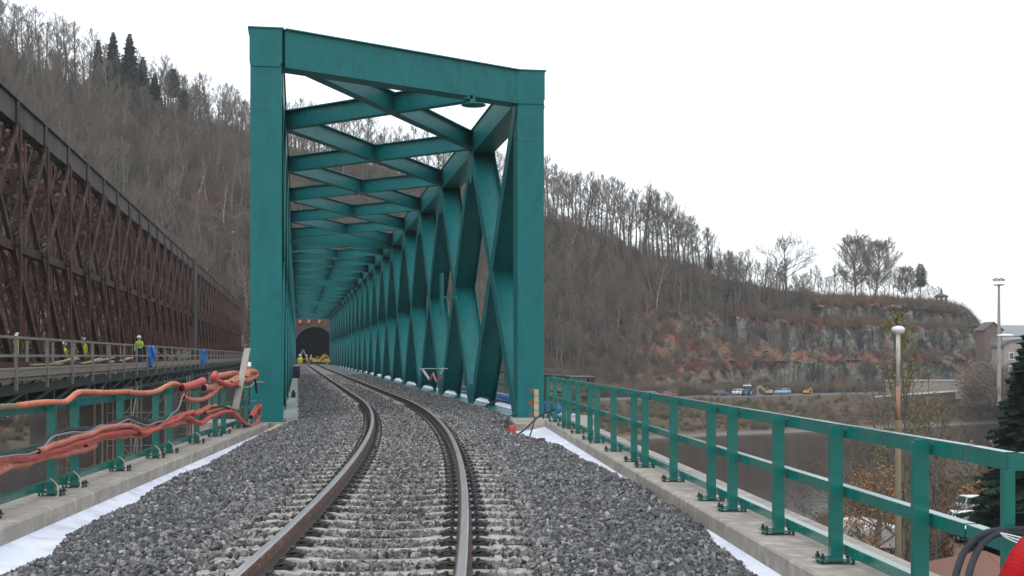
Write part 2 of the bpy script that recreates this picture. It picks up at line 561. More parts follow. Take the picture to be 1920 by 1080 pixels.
def hill_material():
    m = bpy.data.materials.new('hillside_ground')
    m.use_nodes = True
    N, L = m.node_tree.nodes, m.node_tree.links
    b = N['Principled BSDF']
    b.inputs['Roughness'].default_value = .95
    b.inputs['Specular IOR Level'].default_value = .2
    g = N.new('ShaderNodeNewGeometry')
    def noise_(scale, detail=6, st=(1, 1, 1)):
        mp = N.new('ShaderNodeMapping'); mp.inputs['Scale'].default_value = st
        L.new(g.outputs['Position'], mp.inputs['Vector'])
        n = N.new('ShaderNodeTexNoise'); n.inputs['Scale'].default_value = scale; n.inputs['Detail'].default_value = detail
        n.inputs['Roughness'].default_value = .62
        L.new(mp.outputs[0], n.inputs['Vector'])
        return n.outputs['Fac']
    def rng(x, a, b_):
        r = N.new('ShaderNodeMapRange'); r.inputs['From Min'].default_value = a; r.inputs['From Max'].default_value = b_
        L.new(x, r.inputs['Value']); return r.outputs[0]
    def mix(f, a, b_):
        x = N.new('ShaderNodeMix'); x.data_type = 'RGBA'
        L.new(f, x.inputs['Factor'])
        for s, v in (('A', a), ('B', b_)):
            if isinstance(v, tuple): x.inputs[s].default_value = (*v, 1)
            else: L.new(v, x.inputs[s])
        return x.outputs['Result']
    litter = mix(rng(noise_(.08), .42, .58), (.16, .08, .055), (.225, .092, .058))
    litter = mix(rng(noise_(.35), .5, .62), litter, (.11, .09, .06))
    litter = mix(rng(noise_(.05), .52, .62), litter, (.14, .11, .085))
    litter = mix(rng(noise_(2.5), .55, .7), litter, (.26, .14, .07))
    rock = mix(rng(noise_(.45, 8, (1, 1, .1)), .45, .58), (.03, .035, .036), (.20, .195, .17))
    rock = mix(rng(noise_(.8, 6, (1, 1, 1.5)), .5, .62), rock, (.075, .08, .05))
    rock = mix(rng(noise_(.15, 5), .55, .66), rock, (.10, .06, .045))
    sx = N.new('ShaderNodeSeparateXYZ'); L.new(g.outputs['Normal'], sx.inputs[0])
    f = rng(sx.outputs['Z'], .72, .5)
    top = mix(f, litter, rock)
    # grass and soil on the bank below the road
    grass = mix(rng(noise_(.12), .42, .58), (.08, .07, .036), (.10, .064, .042))
    grass = mix(rng(noise_(.9), .5, .65), grass, (.12, .095, .055))
    sp = N.new('ShaderNodeSeparateXYZ'); L.new(g.outputs['Position'], sp.inputs[0])
    f2 = rng(sp.outputs['Z'], -7.3, -7.9)
    fin = mix(f2, top, grass)
    f3 = rng(sp.outputs['Z'], -12.3, -12.7)
    fin = mix(f3, fin, (.16, .15, .13))
    L.new(fin, b.inputs['Base Color'])
    nb = N.new('ShaderNodeTexNoise'); nb.inputs['Scale'].default_value = 1.2; nb.inputs['Detail'].default_value = 8
    mp = N.new('ShaderNodeMapping'); mp.inputs['Scale'].default_value = (1, 1, .5)
    L.new(g.outputs['Position'], mp.inputs['Vector']); L.new(mp.outputs[0], nb.inputs['Vector'])
    bm = N.new('ShaderNodeBump'); bm.inputs['Strength'].default_value = 1.0; bm.inputs['Distance'].default_value = .8
    L.new(nb.outputs['Fac'], bm.inputs['Height']); L.new(bm.outputs[0], b.inputs['Normal'])
    return m
me = fan_terrain(); M['hill'] = hill_material(); me.materials.append(M['hill'])
tag(link('hillside', me), 'wooded hillside with rock cliffs beyond the river', kind='structure')

# near bank and river bed, one wide sheet
def near_z(X, Y):
    q = Y - SK * X
    z = lerp_table([(-60, -9.2), (62, -9.2), (74, -10.2), (84, -12.0), (88, -12.9), (94, -14), (120, -15), (210, -15.4)], q)
    return z + (0.3 * noise.noise(Vector((X * .15, Y * .15, 2))) if q < 92 else 0)
V, F = [], []
xs = [-9000, -2500, -700, -300, -150, -80] + [-60 + 3 * i for i in range(61)] + [160, 220, 320, 500, 900, 3000, 9000]
ys = [-9000, -2000, -500, -200, -80, -30] + [3 * i for i in range(55)] + [175, 205, 600, 2000, 9000]
for x in xs:
    for y in ys:
        V.append((x, y, near_z(x, y) if y - SK * x < 208 else -15.4))
ny = len(ys)
for i in range(len(xs) - 1):
    for j in range(ny - 1):
        a = i * ny + j
        F.append((a, a + ny, a + ny + 1, a + 1))
me = bpy.data.meshes.new('ground')
me.from_pydata(V, [], F)
me.polygons.foreach_set('use_smooth', [True] * len(F))
me.materials.append(mat('bank_ground', (.13, .11, .055), .95, (.15, .085, .05), .15, detail=8, c3=(.09, .085, .04), s3=.8, bump=.6, bscale=3, coord='Object'))
tag(link('ground', me), 'brown autumn river bank', kind='structure')

# river
mw = bpy.data.materials.new('river_water'); mw.use_nodes = True
Nw, Lw = mw.node_tree.nodes, mw.node_tree.links
bw = Nw.new('ShaderNodeBsdfGlossy'); bw.inputs['Roughness'].default_value = .05
bd_ = Nw.new('ShaderNodeBsdfDiffuse'); bd_.inputs['Color'].default_value = (.038, .031, .027, 1)
mxw = Nw.new('ShaderNodeMixShader'); mxw.inputs[0].default_value = .5
Lw.new(bd_.outputs[0], mxw.inputs[1]); Lw.new(bw.outputs[0], mxw.inputs[2]); Lw.new(mxw.outputs[0], Nw['Material Output'].inputs['Surface'])
tw = Nw.new('ShaderNodeTexCoord'); mpw = Nw.new('ShaderNodeMapping')
mpw.inputs['Rotation'].default_value = (0, 0, -.55); mpw.inputs['Scale'].default_value = (.5, 1.6, 1)
nw = Nw.new('ShaderNodeTexNoise'); nw.inputs['Scale'].default_value = 1.1; nw.inputs['Detail'].default_value = 5
bw2 = Nw.new('ShaderNodeBump'); bw2.inputs['Strength'].default_value = .22; bw2.inputs['Distance'].default_value = .12
Lw.new(tw.outputs['Object'], mpw.inputs['Vector']); Lw.new(mpw.outputs[0], nw.inputs['Vector'])
Lw.new(nw.outputs['Fac'], bw2.inputs['Height']); Lw.new(bw2.outputs[0], bw.inputs['Normal'])
def qp(q, X): return (X, q + SK * X)
m = MB()
P = [qp(80, -600), qp(80, 900), qp(216, 900), qp(216, -600)]
m.quad(*[(p[0], p[1], WATER_Z) for p in P])
tag(m.build('river', mw), 'dark brown river under the bridges', kind='structure')

# far bank road
m = MB()
pts = []
for X in range(-150, 330, 6):
    pts.append(X)
for a, b_ in zip(pts, pts[1:]):
    m.quad((*qp(255.5, a), -7.93), (*qp(255.5, b_), -7.93), (*qp(274, b_), -7.93), (*qp(274, a), -7.93))
tag(m.build('road', M['asphalt']), 'riverside road under the cliff', kind='structure')

# distant hill to the right
V, F = [], []
nX = 60
for i in range(nX + 1):
    X = 300 + 2500 * i / nX
    hgt = 34 + 26 * noise.noise(Vector((X * .0012, 1, 0))) + 10 * noise.noise(Vector((X * .004, 5, 0)))
    for k, (yy, hh) in enumerate(((2250, -16), (2500, hgt * .6), (2850, hgt + 40), (3300, hgt))):
        V.append((X, yy, hh))
for i in range(nX):
    for k in range(3):
        a = i * 4 + k
        F.append((a, a + 4, a + 5, a + 1))
me = bpy.data.meshes.new('distant_hill'); me.from_pydata(V, [], F)
me.polygons.foreach_set('use_smooth', [True] * len(F))
me.materials.append(mat('distant_wood', (.05, .065, .065), .95, (.08, .085, .08), .01))
tag(link('distant_hill', me), 'distant blue wooded hill', kind='structure')

# ================================================================ VEGETATION
M['twig'] = rand_mat('twigs', [(.115, .085, .062), (.17, .13, .096), (.13, .115, .075), (.20, .16, .122)])
M['trunk'] = rand_mat('trunks', [(.10, .088, .078), (.18, .165, .148), (.12, .115, .09), (.24, .225, .205)], fine=.35, fscale=1.5)
M['spruce'] = rand_mat('spruce_needles', [(.010, .028, .018), (.018, .042, .024), (.013, .032, .024)])
M['pine'] = rand_mat('pine_needles', [(.03, .07, .04), (.04, .085, .045)])
M['leafo'] = rand_mat('orange_leaves', [(.26, .10, .04), (.20, .075, .045), (.30, .17, .05), (.15, .07, .045)])
M['leafy'] = rand_mat('yellow_leaves', [(.28, .20, .04), (.18, .17, .05), (.34, .22, .05)])
M['leafg'] = rand_mat('olive_leaves', [(.10, .10, .045), (.14, .12, .055), (.075, .08, .045)])
M['leafr'] = rand_mat('russet_leaves', [(.27, .09, .06), (.20, .075, .052), (.32, .12, .065), (.16, .08, .06)])
M['leafb'] = rand_mat('brown_scrub', [(.15, .11, .075), (.11, .09, .07), (.19, .14, .09)])

def blade(m, p, q, w, mi):
    p, q = Vector(p), Vector(q)
    d = (q - p)
    s = d.cross(Vector((U(-1, 1), U(-1, 1), U(-1, 1))))
    if s.length < 1e-5: return
    s.normalize(); s *= w / 2
    b = len(m.v)
    m.v += [tuple(p - s), tuple(p + s), tuple(q + s * .4), tuple(q - s * .4)]
    m.face([b, b + 1, b + 2, b + 3], mi)

def make_tree(H, spread, first, nlimb, up, seed, tw=.045, trunk_r=None, twigs=4, sub=6, sub2=5, forks=0):
    """bare broadleaf tree: returns (trunk MB, crown MB)"""
    random.seed(seed)
    T, C = MB(), MB()
    r0 = trunk_r or H * .014
    lean = Vector((U(-.04, .04), U(-.04, .04), 1))
    n = 9
    pts, rad = [], []
    p = Vector((0, 0, -.5))
    d = lean.normalized()
    for i in range(n + 1):
        f = i / n
        pts.append(p.copy()); rad.append(r0 * (1.25 if i == 0 else 1) * (1 - .88 * f) + .015)
        d = (d + Vector((U(-.09, .09), U(-.09, .09), .02))).normalized()
        p = p + d * ((H * .93 + .5) / n)
    T.tube(pts, rad, 6, cap=False)
    def along(f):
        k = min(n - 1, int(f * n)); a = f * n - k
        return pts[k].lerp(pts[k + 1], a), rad[k] * (1 - a) + rad[k + 1] * a
    def branch(p, d, L, r, lev):
        k = 4 if lev == 0 else 3 if lev == 1 else 2
        ps, rs = [p.copy()], [r]
        c = p.copy(); dd = d.copy()
        for i in range(k):
            dd = (dd + Vector((U(-.16, .16), U(-.16, .16), U(-.05, .16) * up + .04))).normalized()
            c = c + dd * (L / k)
            ps.append(c.copy()); rs.append(r * (1 - .75 * (i + 1) / k))
        if lev == 0:
            T.tube(ps, rs, 4, cap=False)
        elif lev == 1:
            C.tube(ps, [max(x, tw * .45) for x in rs], 3, cap=False)
        else:
            for a, b_ in zip(ps, ps[1:]): blade(C, a, b_, tw * 1.15, 0)
        if lev >= 3: return
        cnt = (sub, sub2, twigs)[lev]
        for i in range(cnt):
            f = .22 + .78 * (i + R()) / cnt
            kk = min(k - 1, int(f * k)); a = f * k - kk
            q = ps[kk].lerp(ps[kk + 1], a)
            ax = (ps[kk + 1] - ps[kk]).normalized()
            o = ax.orthogonal().normalized()
            o.rotate(Quaternion(ax, U(0, 6.28)))
            an = U(.45, .85)
            nd = (ax * math.cos(an) + o * math.sin(an) + Vector((0, 0, .18 * up))).normalized()
            branch(q, nd, L * U(.36, .58) * (1 - .35 * f) * (1.2 if lev else 1), max(r * .45, .01), lev + 1)
    for i in range(nlimb):
        f = first + (1 - first) * ((i + R() * .8) / nlimb)
        q, r = along(min(f, .99))
        az = i * 2.4 + U(-.5, .5)
        g = (f - first) / (1 - first)
        env = math.sin(math.pi * (.18 + .75 * g)) ** .8
        el = U(.5, .9) * up * (.6 + .7 * g)
        nd = Vector((math.cos(az) * math.cos(el), math.sin(az) * math.cos(el), math.sin(el)))
        branch(q, nd, spread * env * U(.75, 1.15), r * .6, 0)
    # leader
    branch(pts[-1], d, H * .09, rad[-1], 1)
    return T, C

def merge(T, C):
    m = MB()
    m.v = T.v + C.v
    o = len(T.v)
    m.f = T.f + [[i + o for i in f] for f in C.f]
    m.m = [0] * len(T.f) + [1] * len(C.f)
    return m

def make_spruce(H, W, seed, drop=.25, pine=False, tri=10, fat=1.0):
    random.seed(seed)
    T, C = MB(), MB()
    T.tube([(0, 0, -.5), (0, 0, H * .5), (0, 0, H)], [H * .014, H * .009, .02], 6, cap=False)
    lev = int(H * (2.2 if tri < 20 else 3.4))
    for i in range(lev):
        f = i / lev
        z0_ = H * ((.45 if pine else .06) + (.55 if pine else .93) * f)
        rad = W * ((1 - f) ** .8 if not pine else math.sin(math.pi * (.25 + .7 * f)) ** .7) * U(.78, 1.12) + .12
        nb = max(5, int(10 * (1 - f * .5)))
        a0 = U(0, 6.28)
        for k in range(nb):
            a = a0 + 6.283 * k / nb + U(-.3, .3)
            z = z0_ + U(-.28, .28) * (1 - f)
            L = rad * U(.7, 1.1)
            d = Vector((math.cos(a), math.sin(a), 0))
            s = Vector((-math.sin(a), math.cos(a), 0))
            tip = Vector((0, 0, z)) + d * L + Vector((0, 0, -L * drop * U(.6, 1.3) + (L * .35 if pine else 0)))
            base = Vector((0, 0, z))
            blade(C, base, tip, .06, 1)
            for j in range(tri):
                g = (j + R()) / tri
                q = base.lerp(tip, .12 + .88 * g)
                w = L * .34 * (1.08 - g) + .10
                side = s if j % 2 else -s
                e = q + side * w + d * (w * .5) + Vector((0, 0, -w * U(.15, .6) if not pine else w * U(-.2, .5)))
                ww = U(.12, .26) * (1 + H * .02) * fat
                b = len(C.v)
                C.v += [tuple(q), tuple(q + d * ww + Vector((0, 0, -.04))), tuple(e + d * ww * .3), tuple(e - Vector((0, 0, ww * .5)))]
                C.face([b, b + 1, b + 2, b + 3], 0)
    return T, C

def make_shrub(seed, H, W, n=70, leaves=260, ls=.16, tw=.03):
    random.seed(seed)
    T, C = MB(), MB()
    tips = []
    for i in range(n):
        a = U(0, 6.28); e = U(.5, 1.45)
        L = H * U(.5, 1)
        p = Vector((U(-.15, .15) * W, U(-.15, .15) * W, 0))
        d = Vector((math.cos(a) * math.cos(e) * W / H, math.sin(a) * math.cos(e) * W / H, math.sin(e)))
        q = p + d * L * .5; r = q + (d + Vector((U(-.3, .3), U(-.3, .3), U(-.1, .3)))) * L * .5
        blade(T, p, q, tw * 1.4, 0); blade(T, q, r, tw, 0)
        for k in range(3):
            s = q.lerp(r, R()); blade(T, s, s + Vector((U(-1, 1), U(-1, 1), U(0, 1))) * L * .22, tw * .8, 0)
        tips += [q, r]
    for i in range(leaves):
        c = random.choice(tips) + Vector((random.gauss(0, .14), random.gauss(0, .14), random.gauss(0, .14))) * W
        if c.z < 0: c.z = -c.z
        d = Vector((U(-1, 1), U(-1, 1), U(-1, 1))).normalized(); e = d.orthogonal().normalized()
        s = ls * U(.6, 1.3)
        b = len(C.v)
        C.v += [tuple(c - d * s), tuple(c + e * s * .6), tuple(c + d * s), tuple(c - e * s * .6)]
        C.face([b, b + 1, b + 2, b + 3], 0)
    return T, C

# kinds of bare trees (H 16 m)
PROTO = []      # (trunk mesh, crown mesh, joined mesh)
specs = [  # H spread first nlimb up
    (17, 4.2, .42, 17, 1.15, 11), (18, 3.6, .5, 16, 1.3, 12), (16, 4.8, .35, 18, 1.0, 13), (19, 3.4, .55, 15, 1.35, 14),
    (15, 4.4, .38, 17, 1.1, 15), (17, 3.8, .48, 16, 1.25, 16)]
for k, sp in enumerate(specs):
    T, C = make_tree(sp[0], sp[1], sp[2], sp[3], sp[4], sp[5], tw=.042, trunk_r=sp[0] * .019, twigs=4, sub=6, sub2=5)
    PROTO.append((T.mesh('tree_trunk_%d' % k, M['trunk']), C.mesh('tree_crown_%d' % k, M['twig']), merge(T, C).mesh('bare_tree_%d' % k, [M['trunk'], M['twig']])))
T, C = make_tree(16, 8.2, .24, 15, .75, 31, tw=.06, trunk_r=.42, twigs=4, sub=8, sub2=6)
OAK = (T.mesh('oak_trunk', M['bark']), C.mesh('oak_crown', M['twig']))
T, C = make_tree(17, 7.6, .24, 36, 1.05, 32, tw=.062, trunk_r=.34, twigs=5, sub=9, sub2=6)
DOME = (T.mesh('domed_trunk', M['bark']), C.mesh('domed_crown', M['twig']))
SPR = []
for k, (h, w) in enumerate(((21, 4.2), (17, 3.4), (10, 2.6))):
    T, C = make_spruce(h, w * 1.12, 50 + k, tri=16, fat=2.2)
    SPR.append((T.mesh('spruce_trunk_%d' % k, M['trunk']), C.mesh('spruce_crown_%d' % k, [M['spruce'], M['bark']])))
T, C = make_spruce(17, 3.4, 60, pine=True, tri=9, fat=1.15)
PINE = (T.mesh('pine_trunk', M['trunk']), C.mesh('pine_crown', [M['pine'], M['bark']]))
SHRUBS = []
for k, (lm, h, w, lv) in enumerate((('leafr', 2.4, 1.9, 420), ('leafb', 2.6, 2.0, 300), ('leafg', 2.6, 2.2, 480), ('leafo', 2.2, 1.8, 420), ('leafy', 3.2, 1.8, 420), ('leafb', 4.5, 2.4, 90))):
    T, C = make_shrub(80 + k, h, w, leaves=lv, n=80)
    SHRUBS.append(merge(T, C).mesh('shrub_%d' % k, [M['twig'], M[lm]]))

def plant_tree(proto, X, Y, sc, rz, name, label, cat, group=None, z=None, sz=None):
    e = empty(name, (X, Y, z if z is not None else hill_z(X, Y, True) - .3), rz, label, cat, group)
    e.scale = (sc, sc, sz or sc)
    link('trunk', proto[0], e)
    link('crown', proto[1], e)
    return e

random.seed(101)
def img_on_hill(xi, tq):
    u = (xi - 960) / FPX
    q = tq
    Y = q / (1 - SK * u)
    return u * Y, Y
# skyline trees, each a thing
def crest_row(x0, x1, step, off0, off1, smin, smax, group, label, name='bare_tree'):
    x = x0; cnt = 0
    while x < x1:
        u = (x - 960) / FPX
        qc, zc = crest(u)
        X, Y = img_on_hill(x, qc + U(off0, off1))
        k = random.randrange(6)
        s = U(smin, smax) * (1 - .32 * sstep(1230, 1340, x) if x > 1202 else 1)
        plant_tree(PROTO[k], X, Y, s, U(0, 6.28), name, ORD[cnt] + ' from the left of the ' + label, 'tree', group); cnt += 1
        x += step * U(.55, 1.45)
crest_row(-60, 180, 15, -4, 10, .9, 1.15, 'bare trees along the top of the left hill', 'bare trees on the skyline of the high left hill')
crest_row(190, 470, 17, -4, 10, .75, 1.0, 'bare trees beside the conifers on the ridge', 'bare ridge trees beside the dark conifers')
crest_row(540, 1010, 16, -5, 12, .85, 1.1, 'bare trees seen through the truss', 'bare ridge trees seen through the green truss')
crest_row(1022, 1200, 6.5, -8, 14, .92, 1.22, 'tall bare trees right of the portal', 'tall bare trees on the ridge right of the portal')
crest_row(1205, 1335, 6.2, -5, 10, .98, 1.25, 'slender bare trees stepping down the ridge', 'slender bare trees where the ridge steps down')
crest_row(1338, 1455, 6.5, -3, 8, .55, .8, 'small bare trees before the lone oak', 'small bare trees on the low saddle of the ridge')
crest_row(1492, 1575, 7, 0, 8, .58, .85, 'thin bare trees beside the lone oak', 'thin bare trees between oak and domed trees')
crest_row(1580, 1722, 8, 0, 8, .6, .88, 'bare trees on the cliff top', 'slim bare trees among the domed crowns')
crest_row(1732, 1762, 9, 1, 5, .4, .6, 'little bare trees by the pavilion', 'little bare trees beside the hilltop pavilion')
def crest_pt(xi, off=3):
    u = (xi - 960) / FPX
    return img_on_hill(xi, crest(u)[0] + off)
X, Y = crest_pt(1474, 1); plant_tree(OAK, X, Y, .98, 1.0, 'oak_tree', 'lone wide-branched bare oak standing above the red cliff slope', 'tree')
X, Y = crest_pt(1604, 3); plant_tree(DOME, X, Y, 1.02, 2.0, 'domed_tree', 'left one of the two big domed bare trees on the cliff', 'tree')
X, Y = crest_pt(1640, 2); plant_tree(DOME, X, Y, .98, 4.0, 'domed_tree', 'right one of the two big domed bare trees on the cliff', 'tree')
X, Y = crest_pt(1697, 2); plant_tree(DOME, X, Y, .6, 5.0, 'round_tree', 'low round bare tree between the domed trees and the pine', 'tree')
X, Y = crest_pt(1726, 3); plant_tree(PINE, X, Y, .74, 5.0, 'pine_tree', 'sparse pine near the pavilion on the cliff', 'tree')
for xi, off, k, s, lab in ((184, 2, 1, .95, 'narrow dark spruce left of the tall spruce'), (243, -10, 0, 1.05, 'tallest dark spruce on the left ridge'),
                           (212, -4, 0, .95, 'dark spruce just left of the tallest spruce'), (290, -24, 1, 1.05, 'dark spruce lower down right of the tallest one'),
                           (268, -8, 1, .95, 'dark spruce right behind the tallest one'),
                           (393, -22, 2, .75, 'small bright green spruce below the ridge beside the portal')):
    u = (xi - 960) / FPX; X, Y = img_on_hill(xi, crest(u)[0] + off)
    plant_tree(SPR[k], X, Y, s, U(0, 6), 'spruce_tree', lab, 'tree')
for xi, off, s, lab in ((325, -6, .85, 'green pine on the ridge between bare trees'), (345, -20, .8, 'green pine just below the ridge'), (222, -22, .9, 'green pine below the dark spruces'), (1330, -3, .5, 'small pine at the end of the slender trees')):
    u = (xi - 960) / FPX; X, Y = img_on_hill(xi, crest(u)[0] + off)
    plant_tree(PINE, X, Y, s, U(0, 6), 'pine_tree', lab, 'tree')

# the wood on the slope: one mass
random.seed(5)
pts = []
tries = 0
while len(pts) < 2200 and tries < 60000:
    tries += 1
    xi = U(-260, 1520)
    u = (xi - 960) / FPX
    qc, zc = crest(u)
    t = R()
    if xi > 1200 and t < .45 and R() < .55: continue
    if xi > 1000 and R() < .1: continue
    if xi > 1400 and t > .8: continue
    if noise.noise(Vector((u * 9, t * 4, 31))) > (.08 if 270 < xi < 480 else .22) and .15 < t < .8 and R() < .8: continue
    q = FOOT_Q + 5 + (qc - FOOT_Q - 8) * t
    X, Y = img_on_hill(xi, q)
    # keep the tunnel mouth and the cutting in front of it clear
    bx = X + .1675 * Y
    if abs(bx - 3.4) < 9 and t < .16: continue
    if 370 < xi < 475 and .30 < t < .44: continue
    z = hill_z(X, Y)
    s = U(.45, .85) * (.8 if xi > 1000 else 1) * (.62 if xi > 1200 and t < .6 else 1)
    pts.append((X, Y, z - .4, U(-.06, .06), U(-.06, .06), U(0, 6.28), s, random.randrange(6)))
scatter('woodland', pts, hide_collection('wood_source', [p[2] for p in PROTO]), 'leafless wood covering the slope beyond the river')

# birches told apart by their pale stems
T, C = make_tree(13, 2.4, .4, 12, 1.2, 71, tw=.05, trunk_r=.14)
BIR = (T.mesh('birch_trunk', M['birch']), C.mesh('birch_crown', M['twig']))
random.seed(6)
for bi, (xi, t) in enumerate(sorted(((118, .66), (143, .6), (333, .5), (388, .52), (420, .42), (455, .6), (225, .7), (265, .62), (1103, .75), (1145, .68), (180, .72), (300, .68), (345, .62), (365, .45), (432, .55), (405, .64), (90, .75), (280, .5), (1230, .55), (1060, .6)))):
    u = (xi - 960) / FPX; qc, zc = crest(u)
    X, Y = img_on_hill(xi, FOOT_Q + (qc - FOOT_Q) * t)
    plant_tree(BIR, X, Y, U(.8, 1.1), U(0, 6), 'birch_tree', ORD[bi] + ' from the left of the pale-stemmed birches on the slopes', 'tree', 'pale-stemmed birches on the slope')

# undergrowth on slope, cliff ledges and far bank
random.seed(8)
pts = []
for i in range(15000):
    xi = U(-150, 1960)
    u = (xi - 960) / FPX
    qc, zc = crest(u)
    t = R() ** (.9 if xi > 1000 else 1)
    q = FOOT_Q + 1 + (qc - FOOT_Q + 2) * t
    X, Y = img_on_hill(xi, q)
    bx = X + .1675 * Y
    if abs(bx - 3.4) < 8 and q < FOOT_Q + 12: continue
    if xi > 1850 and t > .2: continue
    z = hill_z(X, Y)
    zz = hill_z(X, Y + 1.2)
    steep = abs(zz - z)
    if xi > 1180 and steep > 1.0 and R() < .86: continue
    c = noise.noise(Vector((X * .03, Y * .03, 11)))
    c2 = noise.noise(Vector((X * .07, Y * .07, 21)))
    if xi > 1000:
        k = 0 if c > -.12 else 1
        if c2 > .3: k = 2
        if c2 < -.38: k = 3
        if R() < .02: k = 4
        if R() < .38: k = 5
    else:
        k = random.choice((1, 2, 5, 5, 1)) if t > .35 else random.choice((1, 0, 5, 2, 5))
        if c > .25 and t < .75: k = random.choice((0, 3, 1))
        if R() < .01: k = 4
    s = U(.5, 1.15) * (.62 if xi > 1200 else .95)
    pts.append((X, Y, z - .35, U(-.15, .15), U(-.15, .15), U(0, 6.28), s, k))
scatter('undergrowth', pts, hide_collection('shrub_source', SHRUBS), 'russet and brown undergrowth on the slope and cliff ledges')
random.seed(9)
pts = []
for i in range(8500):
    xi = U(-60, 2000); u = (xi - 960) / FPX
    q = random.choice((U(211, 230), U(228, 250), U(275, 286)))
    X, Y = img_on_hill(xi, q)
    if q > 262 and R() < .3: continue
    c = noise.noise(Vector((X * .05, Y * .05, 11)))
    if q < 258 and (c < -.1 and R() < .7): continue
    k = random.choice((1, 2, 5, 3 if xi > 1500 else 2, 1))
    s = U(.15, .6) ** 1.2 if q < 262 else U(.4, 1)
    pts.append((X, Y, hill_z(X, Y) - .15, U(-.2, .2), U(-.2, .2), U(0, 6.28), s, k))
scatter('bank_scrub', pts, bpy.data.collections['shrub_source'], 'low scrub on the far river bank')
# ================================================================ TRACK
def track_R(Y):
    if Y <= 44.6:
        return -.34 + .013 * (Y - 8.43) - .00205 * (Y * Y - 71.06)
    return track_R(44.6) - .170 * (Y - 44.6)
def track_slope(Y): return .013 - .0041 * min(Y, 44.6)
def track_frame(Y, off=0.0, z=0.0):
    """point at distance off to the right of the track centre (square to the track) and the heading"""
    s = track_slope(Y); n = math.sqrt(1 + s * s)
    t = Vector((s / n, 1 / n, 0)); r = Vector((1 / n, -s / n, 0))
    c = Vector((track_R(Y), Y, 0)) - r * .75
    return c + r * off + Vector((0, 0, z)), t, r
KL = lambda Y: -4.19 - .057 * Y      # inner edge of the left kerb
KR = lambda Y: 2.9 - .0625 * Y       # inner edge of the right kerb
KZ = -0.2

track = empty('railway_track', (0, 0, 0), 0, 'single railway track of concrete sleepers and brown rails curving left onto the bridge', 'railway track')
prof = [(-.075, -.172), (.075, -.172), (.075, -.16), (.02, -.145), (.009, -.12), (.009, -.055), (.036, -.04), (.036, -.010), (.026, -.001), (0, 0), (-.026, -.001), (-.036, -.010), (-.036, -.04), (-.009, -.055), (-.009, -.12), (-.02, -.145), (-.075, -.16)]
def rail_mesh(off):
    m = MB(); n = len(prof)
    Ys = []
    y = 2.5
    while y < 262:
        Ys.append(y); y += .6 if y < 60 else 6
    for y in Ys:
        p, t, r = track_frame(y, off)
        for a, z in prof: m.v.append(tuple(p + r * a + Vector((0, 0, z))))
    for i in range(len(Ys) - 1):
        for k in range(n):
            k2 = (k + 1) % n
            top = 1 if 7 <= k <= 10 else (2 if k in (0, 1, 2, 3, 13, 14, 15, 16) else 0)
            m.face([i * n + k, i * n + k2, (i + 1) * n + k2, (i + 1) * n + k][::-1], top)
    m.face(list(range(n)), 0)
    return m
rail_mesh(-.75).build('rail', [M['railside'], M['railtop'], M['railfoot']], track)
rail_mesh(.75).build('rail', [M['railside'], M['railtop'], M['railfoot']], track)

# one sleeper, lofted
def sleeper_mesh():
    m = MB()
    st = [(-1.30, .085, .12, -.215), (-1.27, .10, .14, -.195), (-1.0, .11, .15, -.185), (-.92, .115, .15, -.172), (-.60, .115, .15, -.172), (-.52, .10, .145, -.19), (-.3, .09, .12, -.212),
          (0, .085, .115, -.216), (.3, .09, .12, -.212), (.52, .10, .145, -.19), (.60, .115, .15, -.172), (.92, .115, .15, -.172), (1.0, .11, .15, -.185), (1.27, .10, .14, -.195), (1.30, .085, .12, -.215)]
    for x, wt, wb, z in st:
        m.v += [(x, -wb, -.36), (x, -wt, z - .012), (x, -wt * .86, z), (x, wt * .86, z), (x, wt, z - .012), (x, wb, -.36)]
    n = 6
    for i in range(len(st) - 1):
        for k in range(n):
            k2 = (k + 1) % n
            m.face([i * n + k, (i + 1) * n + k, (i + 1) * n + k2, i * n + k2])
    m.face(list(range(n))); m.face([(len(st) - 1) * n + k for k in range(n)][::-1])
    return m.mesh('sleeper', M['sleeper'])
def clip_mesh():
    """W-shaped spring clip with its screw and plate, seen on one side of the rail; x away from the rail"""
    m = MB()
    w = [(.0, -.018, .012), (.085, -.02, .03), (.10, -.035, .03), (.09, -.055, .028), (.05, -.062, .035), (.005, -.065, .018), (-.006, -.052, .014)]
    for sgn in (-1, 1):
        m.tube(smoothpath([(x, y * sgn, z) for x, y, z in w], 3), .0075, 5)
    m.lathe([(.0, .062), (.016, .062), (.018, .04), (.028, .036), (.028, .03), (.012, .03), (.012, -.01)], (.035, 0, 0), 7)
    m.box(-.01, .13, -.075, .075, -.012, .004, 1)
    m.box(.10, .14, -.075, .075, .0, .022, 1)
    return m.mesh('rail_clip', [M['clip'], M['pad']])
SM, CM = sleeper_mesh(), clip_mesh()
SLEEPERS = []
y = 3.2
nS = 0
while y < 258:
    c, t, r = track_frame(y)
    if y < 75:
        o = link('sleeper', SM, track, c, (0, 0, math.atan2(r.y, r.x) + U(-.004, .004)))
        SLEEPERS.append(y)
        if y < 42:
            for off in (-.75, .75):
                for sg in (-1, 1):
                    link('rail_clip', CM, o, (off + sg * .078, 0, -.16), (0, 0, 0 if sg > 0 else math.pi))
    nS += 1
    y += .6
m = MB()
while_y = SLEEPERS[-1] + .6
while while_y < 258:
    c, t, r = track_frame(while_y)
    m.bar(c - r * 1.3 + Vector((0, 0, -.26)), c + r * 1.3 + Vector((0, 0, -.26)), .22, .15)
    while_y += .6
tag(m.build('far_sleeper', M['sleeper'], track), kind='stuff')

